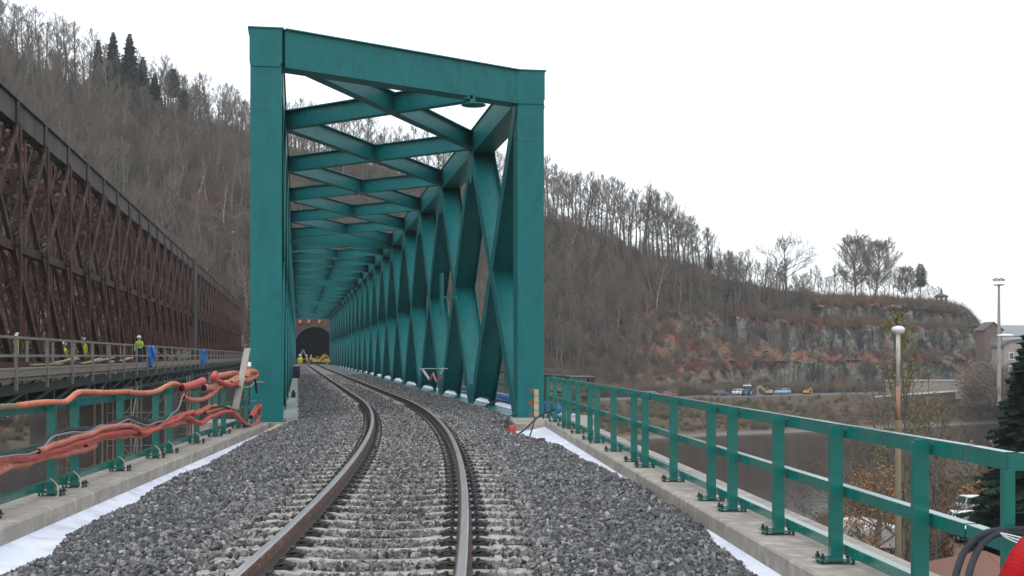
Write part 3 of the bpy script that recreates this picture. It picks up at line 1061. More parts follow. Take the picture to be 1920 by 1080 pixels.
# ---------------------------------------------------------------- ballast bed
def gapL(Y): return max(.2, .60 - .026 * (Y - 9)) * (1 + .2 * math.sin(Y * 1.3) + .18 * math.sin(Y * .57 + 1))
def gapR(Y):
    g = lerp_table([(5, .34), (9.5, .26), (12, .16), (13.4, .02), (16.8, -.06), (18, .12), (21, .22), (24, .3), (26, .75), (29, 1.15), (32.5, 1.3), (34, .3)], Y)
    return g + (.035 * math.sin(Y * 3.1) + .05 * math.sin(Y * 1.2) if g > .05 else 0)
def edges(Y):
    """left and right limit of the ballast, in X"""
    if Y < 33.6:
        return KL(Y) + gapL(Y), KR(Y) - gapR(Y)
    return .05 - .1675 * Y, 5.95 - .1675 * Y - 1.0 * sstep(36, 33.6, Y)
def ball_z(X, Y):
    c = abs(X - (track_R(Y) - .75))
    xl, xr = edges(Y)
    z = -.212 + .035 * sstep(1.25, 1.6, c)
    if Y < 33.6:
        z -= .055 * max(0, c - 1.9)
    d = min(X - xl, xr - X)
    z -= .16 * (1 - sstep(-.05, .38, d)) if Y < 33.6 else .08 * (1 - sstep(0, .3, d))
    z += .022 * noise.noise(Vector((X * 2.2, Y * 2.2, 0))) + .03 * noise.noise(Vector((X * .6, Y * .6, 4)))
    if c < 1.2: z = min(z, -.205)
    return z
V, F = [], []
Ys = []
y = 3.0
while y < 262:
    Ys.append(y); y += .3 if y < 36 else (1.0 if y < 80 else 4)
NX = 44
for y in Ys:
    xl, xr = edges(y)
    V.append((xl - .12, y, ball_z(xl, y) - .35))
    for i in range(NX + 1):
        x = xl + (xr - xl) * i / NX
        V.append((x, y, ball_z(x, y) - .012))
    V.append((xr + .12, y, ball_z(xr, y) - .35))
w = NX + 3
for j in range(len(Ys) - 1):
    for i in range(w - 1):
        a = j * w + i
        F.append((a, a + 1, a + w + 1, a + w))
mb_ = bpy.data.materials.new('ballast_bed'); mb_.use_nodes = True
Nb, Lb = mb_.node_tree.nodes, mb_.node_tree.links
bb = Nb['Principled BSDF']; bb.inputs['Roughness'].default_value = .95
tb = Nb.new('ShaderNodeTexCoord'); vb = Nb.new('ShaderNodeTexVoronoi'); vb.inputs['Scale'].default_value = 17
crb = Nb.new('ShaderNodeValToRGB'); crb.color_ramp.elements[0].color = (.045, .048, .055, 1); crb.color_ramp.elements[1].color = (.24, .24, .25, 1)
Lb.new(tb.outputs['Object'], vb.inputs['Vector']); 
sb = Nb.new('ShaderNodeSeparateColor'); Lb.new(vb.outputs['Color'], sb.inputs[0]); Lb.new(sb.outputs[0], crb.inputs['Fac']); Lb.new(crb.outputs[0], bb.inputs['Base Color'])
bpb = Nb.new('ShaderNodeBump'); bpb.inputs['Strength'].default_value = 1; bpb.inputs['Distance'].default_value = .04; bpb.invert = True
Lb.new(vb.outputs['Distance'], bpb.inputs['Height']); Lb.new(bpb.outputs[0], bb.inputs['Normal'])
me = bpy.data.meshes.new('ballast_bed'); me.from_pydata(V, [], F); me.materials.append(mb_)
tag(link('ballast_bed', me), 'bed of crushed grey stone under the track', kind='structure')

# stones
M['stone_b'] = rand_mat('ballast_stone', [(.032, .034, .039), (.085, .087, .092), (.047, .05, .056), (.145, .147, .152), (.06, .062, .07), (.25, .248, .245), (.042, .045, .05), (.10, .10, .105), (.18, .178, .176), (.056, .059, .066), (.40, .39, .37)], rough=.85, fine=.25, fscale=40)
M['stone_d'] = rand_mat('dusty_ballast_stone', [(.12, .118, .115), (.20, .195, .185), (.15, .148, .145), (.28, .27, .255), (.10, .10, .105), (.23, .225, .215), (.36, .35, .33), (.16, .155, .15)], rough=.9, fine=.25, fscale=40)
def stone_mesh(k, dusty=False):
    random.seed(400 + k)
    bm = bmesh.new()
    for i in range(13):
        v = Vector((random.gauss(0, 1), random.gauss(0, 1), random.gauss(0, 1))).normalized()
        v = Vector((v.x * U(.8, 1.25), v.y * U(.6, .95), v.z * U(.5, .8)))
        bm.verts.new(v * .5)
    bmesh.ops.convex_hull(bm, input=bm.verts)
    for v in [v for v in bm.verts if not v.link_faces]: bm.verts.remove(v)
    me = bpy.data.meshes.new('stone_%d' % k)
    bm.to_mesh(me); bm.free()
    me.materials.append(M['stone_d' if dusty else 'stone_b'])
    return me
SCOL = hide_collection('stone_source', [stone_mesh(k) for k in range(10)] + [stone_mesh(k + 10, True) for k in range(8)])
random.seed(12)
pts = []
sl = SLEEPERS
def add_stones(y0, y1, dens, smin, smax):
    for j in range(int(dens * (y1 - y0) * 7.4)):
        y = U(y0, y1)
        xl, xr = edges(y)
        x = U(xl - .05, xr + .05)
        if x > xr or x < xl:
            if R() < .5: continue
        c = x - (track_R(y) - .75)
        ac = abs(c)
        s = U(smin, smax) * (1.25 if R() < .06 else 1)
        z = ball_z(x, y) + U(-.012, .02)
        if abs(ac - .75) < .085: continue
        if ac < 1.33:
            # distance to the nearest sleeper line
            k = (y + track_slope(y) * c - 3.2) / .6
            d = abs(k - round(k)) * .6
            if d < .115:
                pr = .93 if ac < .98 and ac > .5 else .74
                if ac > 1.08: pr = .6
                if R() < pr: continue
                z = -.172 + s * .2; s *= .8
            elif ac > .52 and ac < .98:
                z = min(z, -.235 + U(0, .025))
            else:
                z = -.226 + U(-.01, .022)
        pk = random.randrange(10) if R() < (.45 if ac < 1.5 else .97 if ac > 2 else .85) else 10 + random.randrange(8)
        pts.append((x, y, z, U(0, 6.28), U(0, 6.28), U(0, 6.28), s, pk))
add_stones(5.5, 16, 800, .038, .084)
add_stones(16, 34, 520, .044, .088)
add_stones(34, 62, 210, .05, .09)
add_stones(62, 110, 60, .06, .11)
# strays on the fleece
for j in range(240):
    y = U(8, 33)
    xl, xr = edges(y)
    if R() < .6: x = xl - abs(random.gauss(0, .12)); z = -.47
    else: x = xr + abs(random.gauss(0, .12)); z = -.47
    if not (KL(y) + .08 < x < KR(y) - .08): continue
    pts.append((x, y, z, U(0, 6.28), U(0, 6.28), U(0, 6.28), U(.03, .06), random.randrange(10)))
scatter('ballast', pts, SCOL, 'crushed grey ballast stones around the sleepers')

# ================================================================ APPROACH: kerbs, fleece, abutment
def fleece(side):
    m = MB(); V = []
    n = 0
    y = 3.0
    rows = []
    while y <= 34.01:
        if side < 0:
            x0 = KL(y) + .002; sg = 1
        else:
            x0 = KR(y) - .002; sg = -1
        rows.append([(x0, y, -.372), (x0 + sg * .04, y, -.395), (x0 + sg * .25, y, -.445 + .012 * noise.noise(Vector((x0, y * 1.4, 2)))), (x0 + sg * .6, y, -.50 + .02 * noise.noise(Vector((x0, y * .9, 8)))), (x0 + sg * 1.7, y, -.56)])
        y += .31
    for r in rows: m.v += r
    for j in range(len(rows) - 1):
        for i in range(4):
            a = j * 5 + i
            m.face([a, a + 1, a + 6, a + 5] if side > 0 else [a, a + 5, a + 6, a + 1])
    return m
o = fleece(-1).build('fleece', M['fleece'], smooth=True); tag(o, 'white fleece strip between the left kerb and the ballast', 'fleece', None)
o = fleece(1).build('fleece', M['fleece'], smooth=True); tag(o, 'white fleece strip between the right kerb and the ballast', 'fleece', None)

def kerb(side, joints):
    root = empty('kerb', (0, 0, 0), 0); tag(root, 'concrete kerb carrying the %s railing' % ('left' if side < 0 else 'right'), kind='structure')
    K = KL if side < 0 else KR
    for a, b_ in zip(joints, joints[1:]):
        m = MB()
        a2, b2 = a + .006, b_ - .006
        wd = .95
        for y in (a2, b2):
            x = K(y); s = side
            m.v += [(x, y, -.9), (x, y, KZ - .02 + 0), (x + s * .02, y, KZ), (x + s * wd, y, KZ - .015), (x + s * wd, y, -1.1)]
        m.face([0, 1, 2, 3, 4] if side > 0 else [4, 3, 2, 1, 0])
        m.face([9, 8, 7, 6, 5] if side > 0 else [5, 6, 7, 8, 9])
        for k in range(5):
            k2 = (k + 1) % 5
            f = [k2, k, 5 + k, 5 + k2]
            m.face(f if side > 0 else f[::-1])
        m.build('kerb_block', M['concrete'], root)
    return root
kerb(-1, [1, 4.5, 9.6, 15.0, 20.6, 25.1, 29.6, 31.6])
kr = kerb(1, [1, 4.6, 9.2, 13.9, 18.6, 23.4, 28.2, 33.0])
# bearing slabs that carry the end columns
m = MB()
Z0 = -.25
def slab(m, pts, z0, z1):
    b = len(m.v); n = len(pts)
    m.v += [(x, y, z0) for x, y in pts] + [(x, y, z1) for x, y in pts]
    m.face([b + k for k in range(n)][::-1]); m.face([b + n + k for k in range(n)])
    for k in range(n):
        k2 = (k + 1) % n
        m.face([b + k, b + k2, b + n + k2, b + n + k])
slab(m, [(-7.9, 31.62), (KL(31.62) + .35, 31.62), (-5.35, 32.2), (-5.35, 33.6), (-7.9, 33.6)], -1.1, -.215)
tag(m.build('bearing_slab', M['concrete']), 'concrete ledge below the left end column', 'concrete ledge')
m = MB()
slab(m, [(-.55, 35.2), (-.25, 33.6), (.5, 33.02), (1.8, 33.02), (2.6, 38.4), (-.8, 38.4)], -1.2, -.33)
tag(m.build('bearing_slab', M['concrete']), 'concrete ledge below the right end column', 'concrete ledge')

m = MB()
slab(m, [(-5.4, -12), (3.6, -12), (2.35, 36.5), (-7.6, 33.4)], -14.5, -1.12)
tag(m.build('abutment', M['concrete']), 'concrete abutment carrying the approach track', 'abutment')
# subgrade under the fleece
m = MB()
slab(m, [(-4.9, -12), (2.95, -12), (.75, 33.5), (-6.0, 33.5)], -1.11, -.60)
tag(m.build('subgrade', M['concrete']), 'compacted subgrade', kind='structure')

# ---------------------------------------------------------------- railings
def railing(side, posts, joints, label, post_h=1.1):
    root = empty('railing', (0, 0, 0), 0, label, 'railing')
    P = (lambda Y: -4.6 - .0565 * Y) if side < 0 else (lambda Y: 3.29 - .0695 * Y)
    ang = math.atan2(-(P(1) - P(0)), 1.0)
    pm = MB()      # post: a folded plate, seen 10 cm wide
    hz = post_h
    pm.prism([(-.048, 0), (.052, 0), (.052, hz - .03), (.02, hz), (-.048, hz - .0)], -.012, 0.0)
    pm.prism([(.040, .0), (.052, .0), (.052, hz - .05), (.040, hz - .03)], 0, .055)
    pm.prism([(-.048, .0), (-.036, .0), (-.036, hz - .02), (-.048, hz - .02)], 0, .055)
    pme = pm.mesh('post', M['greendk'])
    bmh = MB(); bmh.box(-.16, .16, -.07, .11, .028, .042); bme = bmh.mesh('base_plate', M['greendk'])
    bo = MB()
    for x in (-.125, .125):
        for yv in (-.045, .085):
            bo.lathe([(0, .085), (.010, .085), (.010, .065), (.020, .062), (.020, .043), (.012, .043), (.012, -.01)], (x, yv, 0), 7)
    bome = bo.mesh('anchor_bolt', M['clip'])
    for y in posts:
        p = link('post', pme, root, (P(y), y, KZ), (0, 0, ang))
        link('base_plate', bme, p)
        link('anchor_bolt', bome, p)
    off = .035 if side > 0 else -.035
    o2 = side * .075
    for (z, h, nm) in ((1.045, .10, 'top_rail'), (.565, .085, 'mid_rail'), (.105, .08, 'bottom_rail')):
        for a, b_ in zip(joints, joints[1:]):
            m = MB()
            A = Vector((P(a + .012) + o2, a + .012, KZ + z)); Bv = Vector((P(b_ - .012) + o2, b_ - .012, KZ + z))
            m.bar(A, Bv, .012, h)
            m.bar(A + Vector((side * .036, 0, h / 2 - .006)), Bv + Vector((side * .036, 0, h / 2 - .006)), .082, .012)
            m.build(nm, M['greendk'], root)
    return root, P, ang
rr, PR, angR = railing(1, [8.46, 10.19, 11.84, 13.6, 14.6, 16.8, 18.95, 19.95, 22.1, 24.2, 25.2, 27.2, 28.9, 29.9, 31.9, 33.6],
               [7.95, 14.1, 19.45, 24.7, 29.4, 34.0], 'green steel railing on the right kerb above the river')
# the railing turns the corner near the camera
m = MB()
for z, h, nm in ((1.045, .10, 'top_rail'), (.565, .085, 'mid_rail')):
    m = MB()
    A = Vector((PR(7.9) + .075, 7.92, KZ + z)); Bv = Vector((2.83, 7.3, KZ + z)); Cv = Vector((6.2, 6.9, KZ + z))
    m.bar(A, Bv, .012, h); m.bar(A + Vector((.036, 0, h / 2 - .006)), Bv + Vector((.036, 0, h / 2 - .006)), .082, .012)
    m.bar(Bv, Cv, .012, h); m.bar(Bv + Vector((0, .036, h / 2 - .006)), Cv + Vector((0, .036, h / 2 - .006)), .082, .012)
    m.build(nm, M['greendk'], rr)
m = MB(); m.bar((2.815, 7.27, KZ - .6), (2.815, 7.27, KZ + 1.0), .062, .062, (0, 1, 0)); m.build('post', M['greendk'], rr)
rl, PL, angL = railing(-1, [5.9, 7.9, 9.9, 10.9, 12.95, 15.15, 16.1, 18.4, 20.7, 21.75, 24.2, 26.2, 27.2, 29.2, 30.4],
               [5.5, 10.4, 15.6, 21.2, 26.7, 31.0], 'green steel railing on the left kerb, wrapped in orange conduits')

# ================================================================ NEW BRIDGE
TT = 7.42
SL0, SR0 = .35, 3.35
PAN = 9.95
NP = 22
ZT, ZB = 9.66, -.32
bridge = empty('truss_bridge', (0, 0, 0), 0, 'green steel lattice truss railway bridge with a slanted portal', 'bridge')
def bpart(m, name, mt=None): return m.build(name, mt or M['green'], bridge)
UPZ = (0, 0, 1)
def hmember(p, q, inpl, trans, fl=.028, rev=0.0, notch=False):
    """H section: flanges lie in the truss plane, the web runs across it"""
    m = MB()
    p, q = Vector(p), Vector(q)
    d = (q - p).normalized()
    up = d.cross(BN).normalized()
    for sg in (-1, 1):
        o = BN * (sg * (trans / 2 - rev))
        m.bar(p + o, q + o, fl, inpl, up)
    if not notch:
        m.bar(p, q, trans - 2 * rev - fl, fl, up)
    else:
        # web with a half-round opening at its foot
        L = (q - p).length; w = trans / 2 - rev - fl / 2
        r = w * .78; n = 10; st = .30
        P = []
        for k in range(n + 1):
            a = math.pi * k / n
            P.append((-math.cos(a) * r, st + math.sin(a) * r * .9))
        poly = [(-w, st), *P, (w, st), (w, L), (-w, L)]
        b = len(m.v)
        for sgn in (-.5, .5):
            for x, l in poly: m.v.append(tuple(p + BN * x + d * l + up * (sgn * fl)))
        nn = len(poly)
        m.face([b + k for k in range(nn)]); m.face([b + nn + k for k in range(nn)][::-1])
        for k in range(nn):
            k2 = (k + 1) % nn
            m.face([b + k2, b + k, b + nn + k, b + nn + k2])
    return m
for t, s0 in ((0, SL0), (TT, SR0)):
    sE = s0 + PAN * NP
    # chords: welded boxes with a projecting top plate
    m = MB()
    m.bar(B(s0 + .3, t, ZT - .45), B(sE, t, ZT - .45), .76, .82, UPZ)
    m.bar(B(s0 + .3, t, ZT - .02), B(sE, t, ZT - .02), .86, .035, UPZ)
    bpart(m, 'top_chord')
    m = MB()
    m.bar(B(s0 + .5, t, ZB - .5), B(sE, t, ZB - .5), .78, .9, UPZ)
    bpart(m, 'bottom_chord')
    for i in range(NP):
        a, b_ = s0 + PAN * i, s0 + PAN * (i + 1)
        bpart(hmember(B(a + .1, t, ZB - .1), B(b_ - .1, t, ZT - .8), .56, .80, notch=True), 'diagonal')            # rises away: its lit side faces back
        bpart(hmember(B(b_ - .1, t, ZB - .1), B(a + .1, t, ZT - .8), .56, .80, rev=.005, notch=True), 'diagonal')
        # gusset plates
        if i < 10:
            for sg in (-1, 1):
                m = MB()
                o = t + sg * .402
                c = B(b_, o, 0)
                P1 = [(-.75, ZT - .86), (.75, ZT - .86), (.34, ZT - 1.9), (-.34, ZT - 1.9)]
                P2 = [(-.62, ZB - .05), (-.30, ZB + .75), (.30, ZB + .75), (.62, ZB - .05)]
                for P in (P1, P2):
                    b0 = len(m.v)
                    for e in (-.006, .006):
                        for x, z in P: m.v.append(tuple(c + BD * x + BN * e + Vector((0, 0, z))))
                    m.face([b0, b0 + 1, b0 + 2, b0 + 3]); m.face([b0 + 7, b0 + 6, b0 + 5, b0 + 4])
                    for k in range(4):
                        k2 = (k + 1) % 4
                        m.face([b0 + k2, b0 + k, b0 + 4 + k, b0 + 4 + k2])
                bpart(m, 'gusset_plate')
# end columns and caps, portal beam
Mb = Matrix.Rotation(BANG, 4, 'Z')
for (s, t, zb) in ((0.0, 0, -.21), (3.62, TT, -.33)):
    T4 = Matrix.Translation(B(s, t, 0)) @ Mb
    w = .385
    m = MB(); m.box(-w, w, -w, w, zb, ZT - .8, 0, T4)
    o = m.build('end_column', M['green'], bridge)
    for z in (zb + .62, zb + 1.12, ZT - 1.25, ZT - 1.95):
        m = MB()
        m.box(-w - .003, w + .003, -w - .003, w + .003, z, z + .012, 0, T4)
        m.build('weld_seam', M['greendk'], o)
    m = MB()
    m.prism([(-w - .02, ZT - .82), (-w + .06, ZT - .95), (w - .06, ZT - .95), (w + .02, ZT - .82), (w + .02, ZT), (-w - .02, ZT)], -w - .03, w + .03, 0, T4)
    m.box(-w - .06, w + .06, -w - .06, w + .06, ZT + .003, ZT + .035, 0, T4)
    bpart(m, 'column_cap')
    m = MB(); m.box(-w - .12, w + .12, -w - .12, w + .12, zb - .03, zb + .03, 0, T4)
    bpart(m, 'foot_plate')
    # bars that finish the first panel on the column
def ibeam(p, q, h, w, fl=.03, z=None):
    m = MB()
    p, q = Vector(p), Vector(q)
    m.bar(p, q, .022, h - 2 * fl, UPZ)
    for sg in (-1, 1):
        o = Vector((0, 0, sg * (h / 2 - fl / 2)))
        m.bar(p + o, q + o, w, fl, UPZ)
    return m
a = B(0, .36, 0); b_ = B(3.62, TT - .36, 0)
m = MB()
m.bar(a + Vector((0, 0, ZT - .46)) - BD * .1, b_ + Vector((0, 0, ZT - .46)) - BD * .1, .5, .92, UPZ)
m.bar(a + Vector((0, 0, ZT + .016)) - BD * .1, b_ + Vector((0, 0, ZT + .016)) - BD * .1, .66, .03, UPZ)
m.bar(a + Vector((0, 0, ZT - .94)) - BD * .1, b_ + Vector((0, 0, ZT - .94)) - BD * .1, .60, .03, UPZ)
bpart(m, 'portal_beam')
# top bracing
def node(side, i):
    return B((SL0 if side == 0 else SR0) + PAN * i, .38 if side == 0 else TT - .38, ZT - .36)
for i in range(NP):
    for k, (p, q) in enumerate(((node(0, i), node(1, i + 1)), (node(0, i + 1), node(1, i)))):
        bpart(ibeam(p, q, .62 - .008 * k, .34, z=0), 'top_brace')
for i in (5, 10, 15, 20):
    p, q = node(0, i), node(1, i)
    m = MB(); m.bar(p - Vector((0, 0, .16)), q - Vector((0, 0, .16)), .42, 1.0, UPZ); bpart(m, 'cross_beam')
p, q = node(0, NP), node(1, NP)
m = MB(); m.bar(p - Vector((0, 0, .1)), q - Vector((0, 0, .1)), .5, 1.0, UPZ); bpart(m, 'cross_beam')
for t, s0 in ((0, SL0), (TT, SR0)):
    m = MB(); sE = s0 + PAN * NP
    m.bar(B(sE, t, ZB - .9), B(sE, t, ZT), .8, .8, (0, 1, 0)); bpart(m, 'end_column')
# deck trough and ledges
m = MB()
sE = PAN * NP + 3.5
def dpoly(m, t0, t1, z0, z1, sa=.6, sb=sE):
    k = (SR0 - SL0) / TT
    pts = [B(sa + k * t0, t0, 0), B(sa + k * t1, t1, 0), B(sb + k * t1 - 2, t1, 0), B(sb + k * t0 - 2, t0, 0)]
    slab(m, [(p.x, p.y) for p in pts], z0, z1)
dpoly(m, .42, TT - .42, -1.2, -.62); bpart(m, 'deck_plate')
m = MB(); dpoly(m, .42, .82, -.61, -.235); dpoly(m, .0 - .5, .41, -.4, -.315)
bpart(m, 'ledge', M['ledge'])
m = MB(); dpoly(m, TT - .76, TT - .40, -.61, -.30); bpart(m, 'ledge', M['ledge'])
m = MB(); dpoly(m, TT + .41, TT + 1.75, -.42, -.33); bpart(m, 'outer_walkway', M['fleece'])
# foot-walk posts outside the right truss
m = MB()
k = 0
for k in range(40):
    p = B(5.2 + 2.5 * k, TT + 1.6, -.33)
    o = MB(); o.bar(p, p + Vector((0, 0, 1.15)), .09, .09, (0, 1, 0)); o.build('walkway_post', M['greendk'], bridge)
for z in (1.1, .6, .18):
    m = MB(); m.bar(B(5.2, TT + 1.68, z - .33), B(5.2 + 97.5, TT + 1.68, z - .33), .03, .08); m.build('walkway_rail', M['greendk'], bridge)
o = MB(); o.tube([B(5.0, TT + 1.15, -.16), B(20, TT + 1.2, -.17), B(60, TT + 1.15, -.17)], .16, 10)
tag(o.build('blue_pipe', M['bluecar'], smooth=True), 'blue pipe lying on the walkway outside the right truss', 'pipe')
# round plate under the portal beam
lp = empty('signal_disc', at(888, 196, 35.8), 0, 'round green plate hanging below the right end of the portal beam', 'disc')
m = MB(); m.lathe([(0, .10), (.05, .10), (.06, .06), (.28, .02), (.34, 0.0), (.34, -.03), (0, -.05)], (0, 0, 0), 20); m.build('plate', M['green'], lp, True)
m = MB(); m.bar((-.02, 0, .05), (-.02, 0, .26), .14, .14, (0, 1, 0)); m.bar((-.02, 0, .2), (-.32, 0, .2), .14, .1); m.build('bracket', M['green'], lp)
# catenary bracket on the right truss
cb = empty('wire_bracket', (0, 0, 0), 0, 'green upright tube on an arm fixed inside the right truss', 'bracket')
Yb = 47
m = MB(); m.tube([at(828, 512, Yb), at(828, 592, Yb)], .07, 8); m.build('tube', M['green'], cb)
m = MB(); m.bar(at(828, 558, Yb), at(856, 557, Yb), .08, .09); m.build('arm', M['green'], cb)
cb = empty('wire_bracket', (0, 0, 0), 0, 'green arm reaching out from the left truss near the portal', 'bracket')
m = MB(); m.bar(at(523, 574, 40), at(555, 574, 40.5), .07, .06); m.build('arm', M['green'], cb)
m = MB(); m.tube([at(528, 570, 40), at(528, 580, 40)], .06, 8); m.build('clamp', M['greendk'], cb)

# ================================================================ OLD BRIDGE
def BO(s, x0p, z):
    """old bridge frame: x0p is the sideways distance measured where the axis lines meet, s the distance Y"""
    return Vector((x0p - .1675 * s, s, z))
old = empty('old_bridge', (0, 0, 0), 0, 'old rusty riveted lattice railway bridge left of the green one', 'bridge')
XO, XF = -11.0, -16.2
OP = 5.42
OS = [27.2 + OP * i for i in range(42)]
OZT, OZB = 11.3, .85
def lattice_post(w, h, mt, name, tri):
    """two channels joined by zigzag lacing, along z, length h"""
    m = MB()
    for sg in (-1, 1):
        m.box(sg * w / 2 - .035, sg * w / 2 + .035, -.13, .13, 0, h)
    n = max(3, int(h / (w * 1.1)))
    for k in range(n):
        z0, z1 = h * k / n, h * (k + 1) / n
        sg = 1 if k % 2 else -1
        for y in ((-.11, .11) if tri else (.11,)):
            m.bar((-sg * w / 2, y, z0), (sg * w / 2, y, z1), .03, .055, (0, 1, 0))
    return m
hp = OZT - 1.0 - OZB
PM_ = lattice_post(.8, hp, None, 'post', True)
postA = PM_.mesh('vertical_post', M['rust']); postB = PM_.mesh('vertical_post_red', M['rustred'])
dl = math.sqrt(OP ** 2 + (hp / 2) ** 2)
DM = lattice_post(.42, 1.0, None, 'd', False)
def diag(p, q, mt, w=.42, solid=False):
    p, q = Vector(p), Vector(q)
    L = (q - p).length
    if solid:
        m = MB(); m.bar(p, q, .16, .14, UPZ)
    else:
        m = lattice_post(w, L, None, 'd', False)
        z = (q - p).normalized()
        x = Vector((1, .1675, 0)).normalized()
        x = (x - z * x.dot(z)).normalized(); y = z.cross(x)
        T = Matrix((x, y, z)).transposed().to_4x4(); T.translation = p
        m.v = [tuple(T @ Vector(v)) for v in m.v]
    return m
angO = math.atan2(.1675, 1)
zm = OZB + (OZT - OZB) * .46
for X0, first in ((XO, True), (XF, False)):
    for a, b_ in zip(OS, OS[1:]):
        mt = M['rustdk'] if a < 131 else M['rust']
        m = MB()
        m.bar(BO(a + .12, X0, OZT - .55), BO(b_ - .12, X0, OZT - .55), .5, .86, UPZ)
        m.bar(BO(a, X0, OZT - .08), BO(b_, X0, OZT - .08), .72, .05, UPZ)
        m.build('top_chord', mt, old)
        m = MB(); m.bar(BO(a, X0, OZB), BO(b_, X0, OZB), .5, .7, UPZ); m.build('bottom_chord', M['rustred'], old)
        m = MB(); m.bar(BO(a, X0, zm), BO(b_, X0, zm), .3, .34, UPZ); m.build('mid_chord', M['rust'], old)
    for i, a in enumerate(OS):
        s2 = a > 75
        if i < 30:
            o_ = link('vertical_post', postB, old, BO(a + OP / 2, X0 + (-.25 if first else .25), OZB), (0, 0, angO)); o_.scale = (.62, 1, .985)
        link('vertical_post', postB if (i % 3 != 1 and s2) else postA, old, BO(a, X0, OZB), (0, 0, angO))
        m = MB(); m.bar(BO(a, X0 + (.3 if first else -.3), OZT - 1.0), BO(a, X0 + (.3 if first else -.3), OZT - .12), .1, .28, (0, 1, 0)); m.build('chord_stiffener', M['rustdk'], old)
    for i, (a, b_) in enumerate(zip(OS, OS[1:])):
        mt = M['rust'] if i % 2 else M['rustred']
        diag(BO(a, X0 + .1, zm), BO(b_, X0 + .1, OZT - 1), mt, .5).build('diagonal', M['rust'], old)
        diag(BO(b_, X0 - .1, OZB + .3), BO(a, X0 - .1, zm + .1), mt, .5).build('diagonal', M['rustred'], old)
        if i < len(OS) - 2:
            diag(BO(OS[i + 2], X0 + .05, OZB + .3), BO(a, X0 + .05, OZT - 1), mt, .26, solid=True).build('flat_tie', M['rustdk'] if i < 12 else M['rust'], old)
# cross frames between the trusses
for i, a in enumerate(OS):
    m = MB()
    m.bar(BO(a, XO - .3, OZT - .6), BO(a, XF + .3, OZT - .6), .2, .5)
    m.bar(BO(a, XO - .3, OZT - 2.2), BO(a, XF + .3, OZT - 2.2), .14, .2)
    n = 5
    for k in range(n):
        f0, f1 = k / n, (k + 1) / n
        z0, z1 = (OZT - .7, OZT - 2.1) if k % 2 else (OZT - 2.1, OZT - .7)
        m.bar(BO(a, XO + (XF - XO) * f0, z0), BO(a, XO + (XF - XO) * f1, z1), .08, .1)
    m.build('cross_frame', M['rust'], old)
    m = MB(); m.bar(BO(a, XO - .3, OZB + .1), BO(a, XF + .3, OZB + .1), .3, .7); m.build('floor_beam', M['rust'], old)
for i in range(0, len(OS) - 1):
    m = MB(); m.bar(BO(OS[i], XO, OZT - .3), BO(OS[i + 1], XF, OZT - .3), .12, .14); m.bar(BO(OS[i + 1], XO, OZT - .34), BO(OS[i], XF, OZT - .34), .12, .14)
    m.build('wind_brace', M['rustdk'], old)
# pier post between the two spans
m = MB(); m.bar(BO(132, XO + .15, OZB - 1), BO(132, XO + .15, OZT + .2), .7, .9, (0, 1, 0)); m.build('end_post', M['rustdk'], old)
# deck
m = MB()
m.bar(BO(27, (XO + XF) / 2, OZB + .05), BO(250, (XO + XF) / 2, OZB + .05), 4.6, .2); m.build('deck', M['rustdk'], old)
# lower green-black girder
for X0 in (-10.4, -16.4):
    for a, b_ in zip(OS, OS[1:]):
        m = MB()
        m.bar(BO(a, X0, -.55), BO(b_, X0, -.55), .25, .22); m.bar(BO(a, X0, .2), BO(b_, X0, .2), .3, .35)
        m.bar(BO(a, X0, -.5), BO(b_, X0, .1), .12, .12); m.bar(BO(a, X0, -.5), BO(a, X0, .1), .16, .16, (0, 1, 0))
        m.build('girder_bay', M['girder'], old)
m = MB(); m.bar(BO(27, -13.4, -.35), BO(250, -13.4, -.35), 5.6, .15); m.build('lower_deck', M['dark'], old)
for X0 in (-12, -14.6): pass

# timber walkway on the near side with its railing
wk = empty('timber_walkway', (0, 0, 0), 0, 'grey timber walkway with a scaffold railing along the old bridge', 'walkway')
for i, a in enumerate(OS[:-1]):
    b_ = OS[i + 1]
    for k in range(3):
        x = -10.35 + .32 * k
        m = MB(); m.bar(BO(a + .02, x, .98 + .01 * (k % 2)), BO(b_ - .02, x, .98), .29, .05); m.build('plank', M['wood'], wk)
    m = MB(); m.bar(BO(a, -9.62, .83), BO(b_, -9.62, .83), .08, .24); m.bar(BO(a, -9.7, .62), BO(b_, -9.7, .62), .08, .12)
    m.build('edge_beam', M['wood'], wk)
    m = MB(); m.bar(BO(a, -9.9 - 1, .72), BO(a, -9.6, .72), .12, .16); m.build('bearer', M['rustdk'], wk)
for i, a in enumerate(OS):
    m = MB(); m.bar(BO(a, -9.56, .25), BO(a, -9.56, 2.1), .10, .10, (0, 1, 0)); m.build('railing_post', M['steel'], wk)
    if a < 130:
        m = MB(); m.bar(BO(a + OP / 2, -10.9, .9), BO(a + OP / 2, -10.9, 2.05), .09, .09, (0, 1, 0)); m.build('railing_post', M['steel'], wk)
for z, w in ((2.07, .09), (1.45, .09)):
    for a, b_ in zip(OS[::2], OS[2::2]):
        m = MB(); m.bar(BO(a, -9.5, z), BO(b_, -9.5, z), w * .6, w); m.build('handrail', M['steel'], wk)
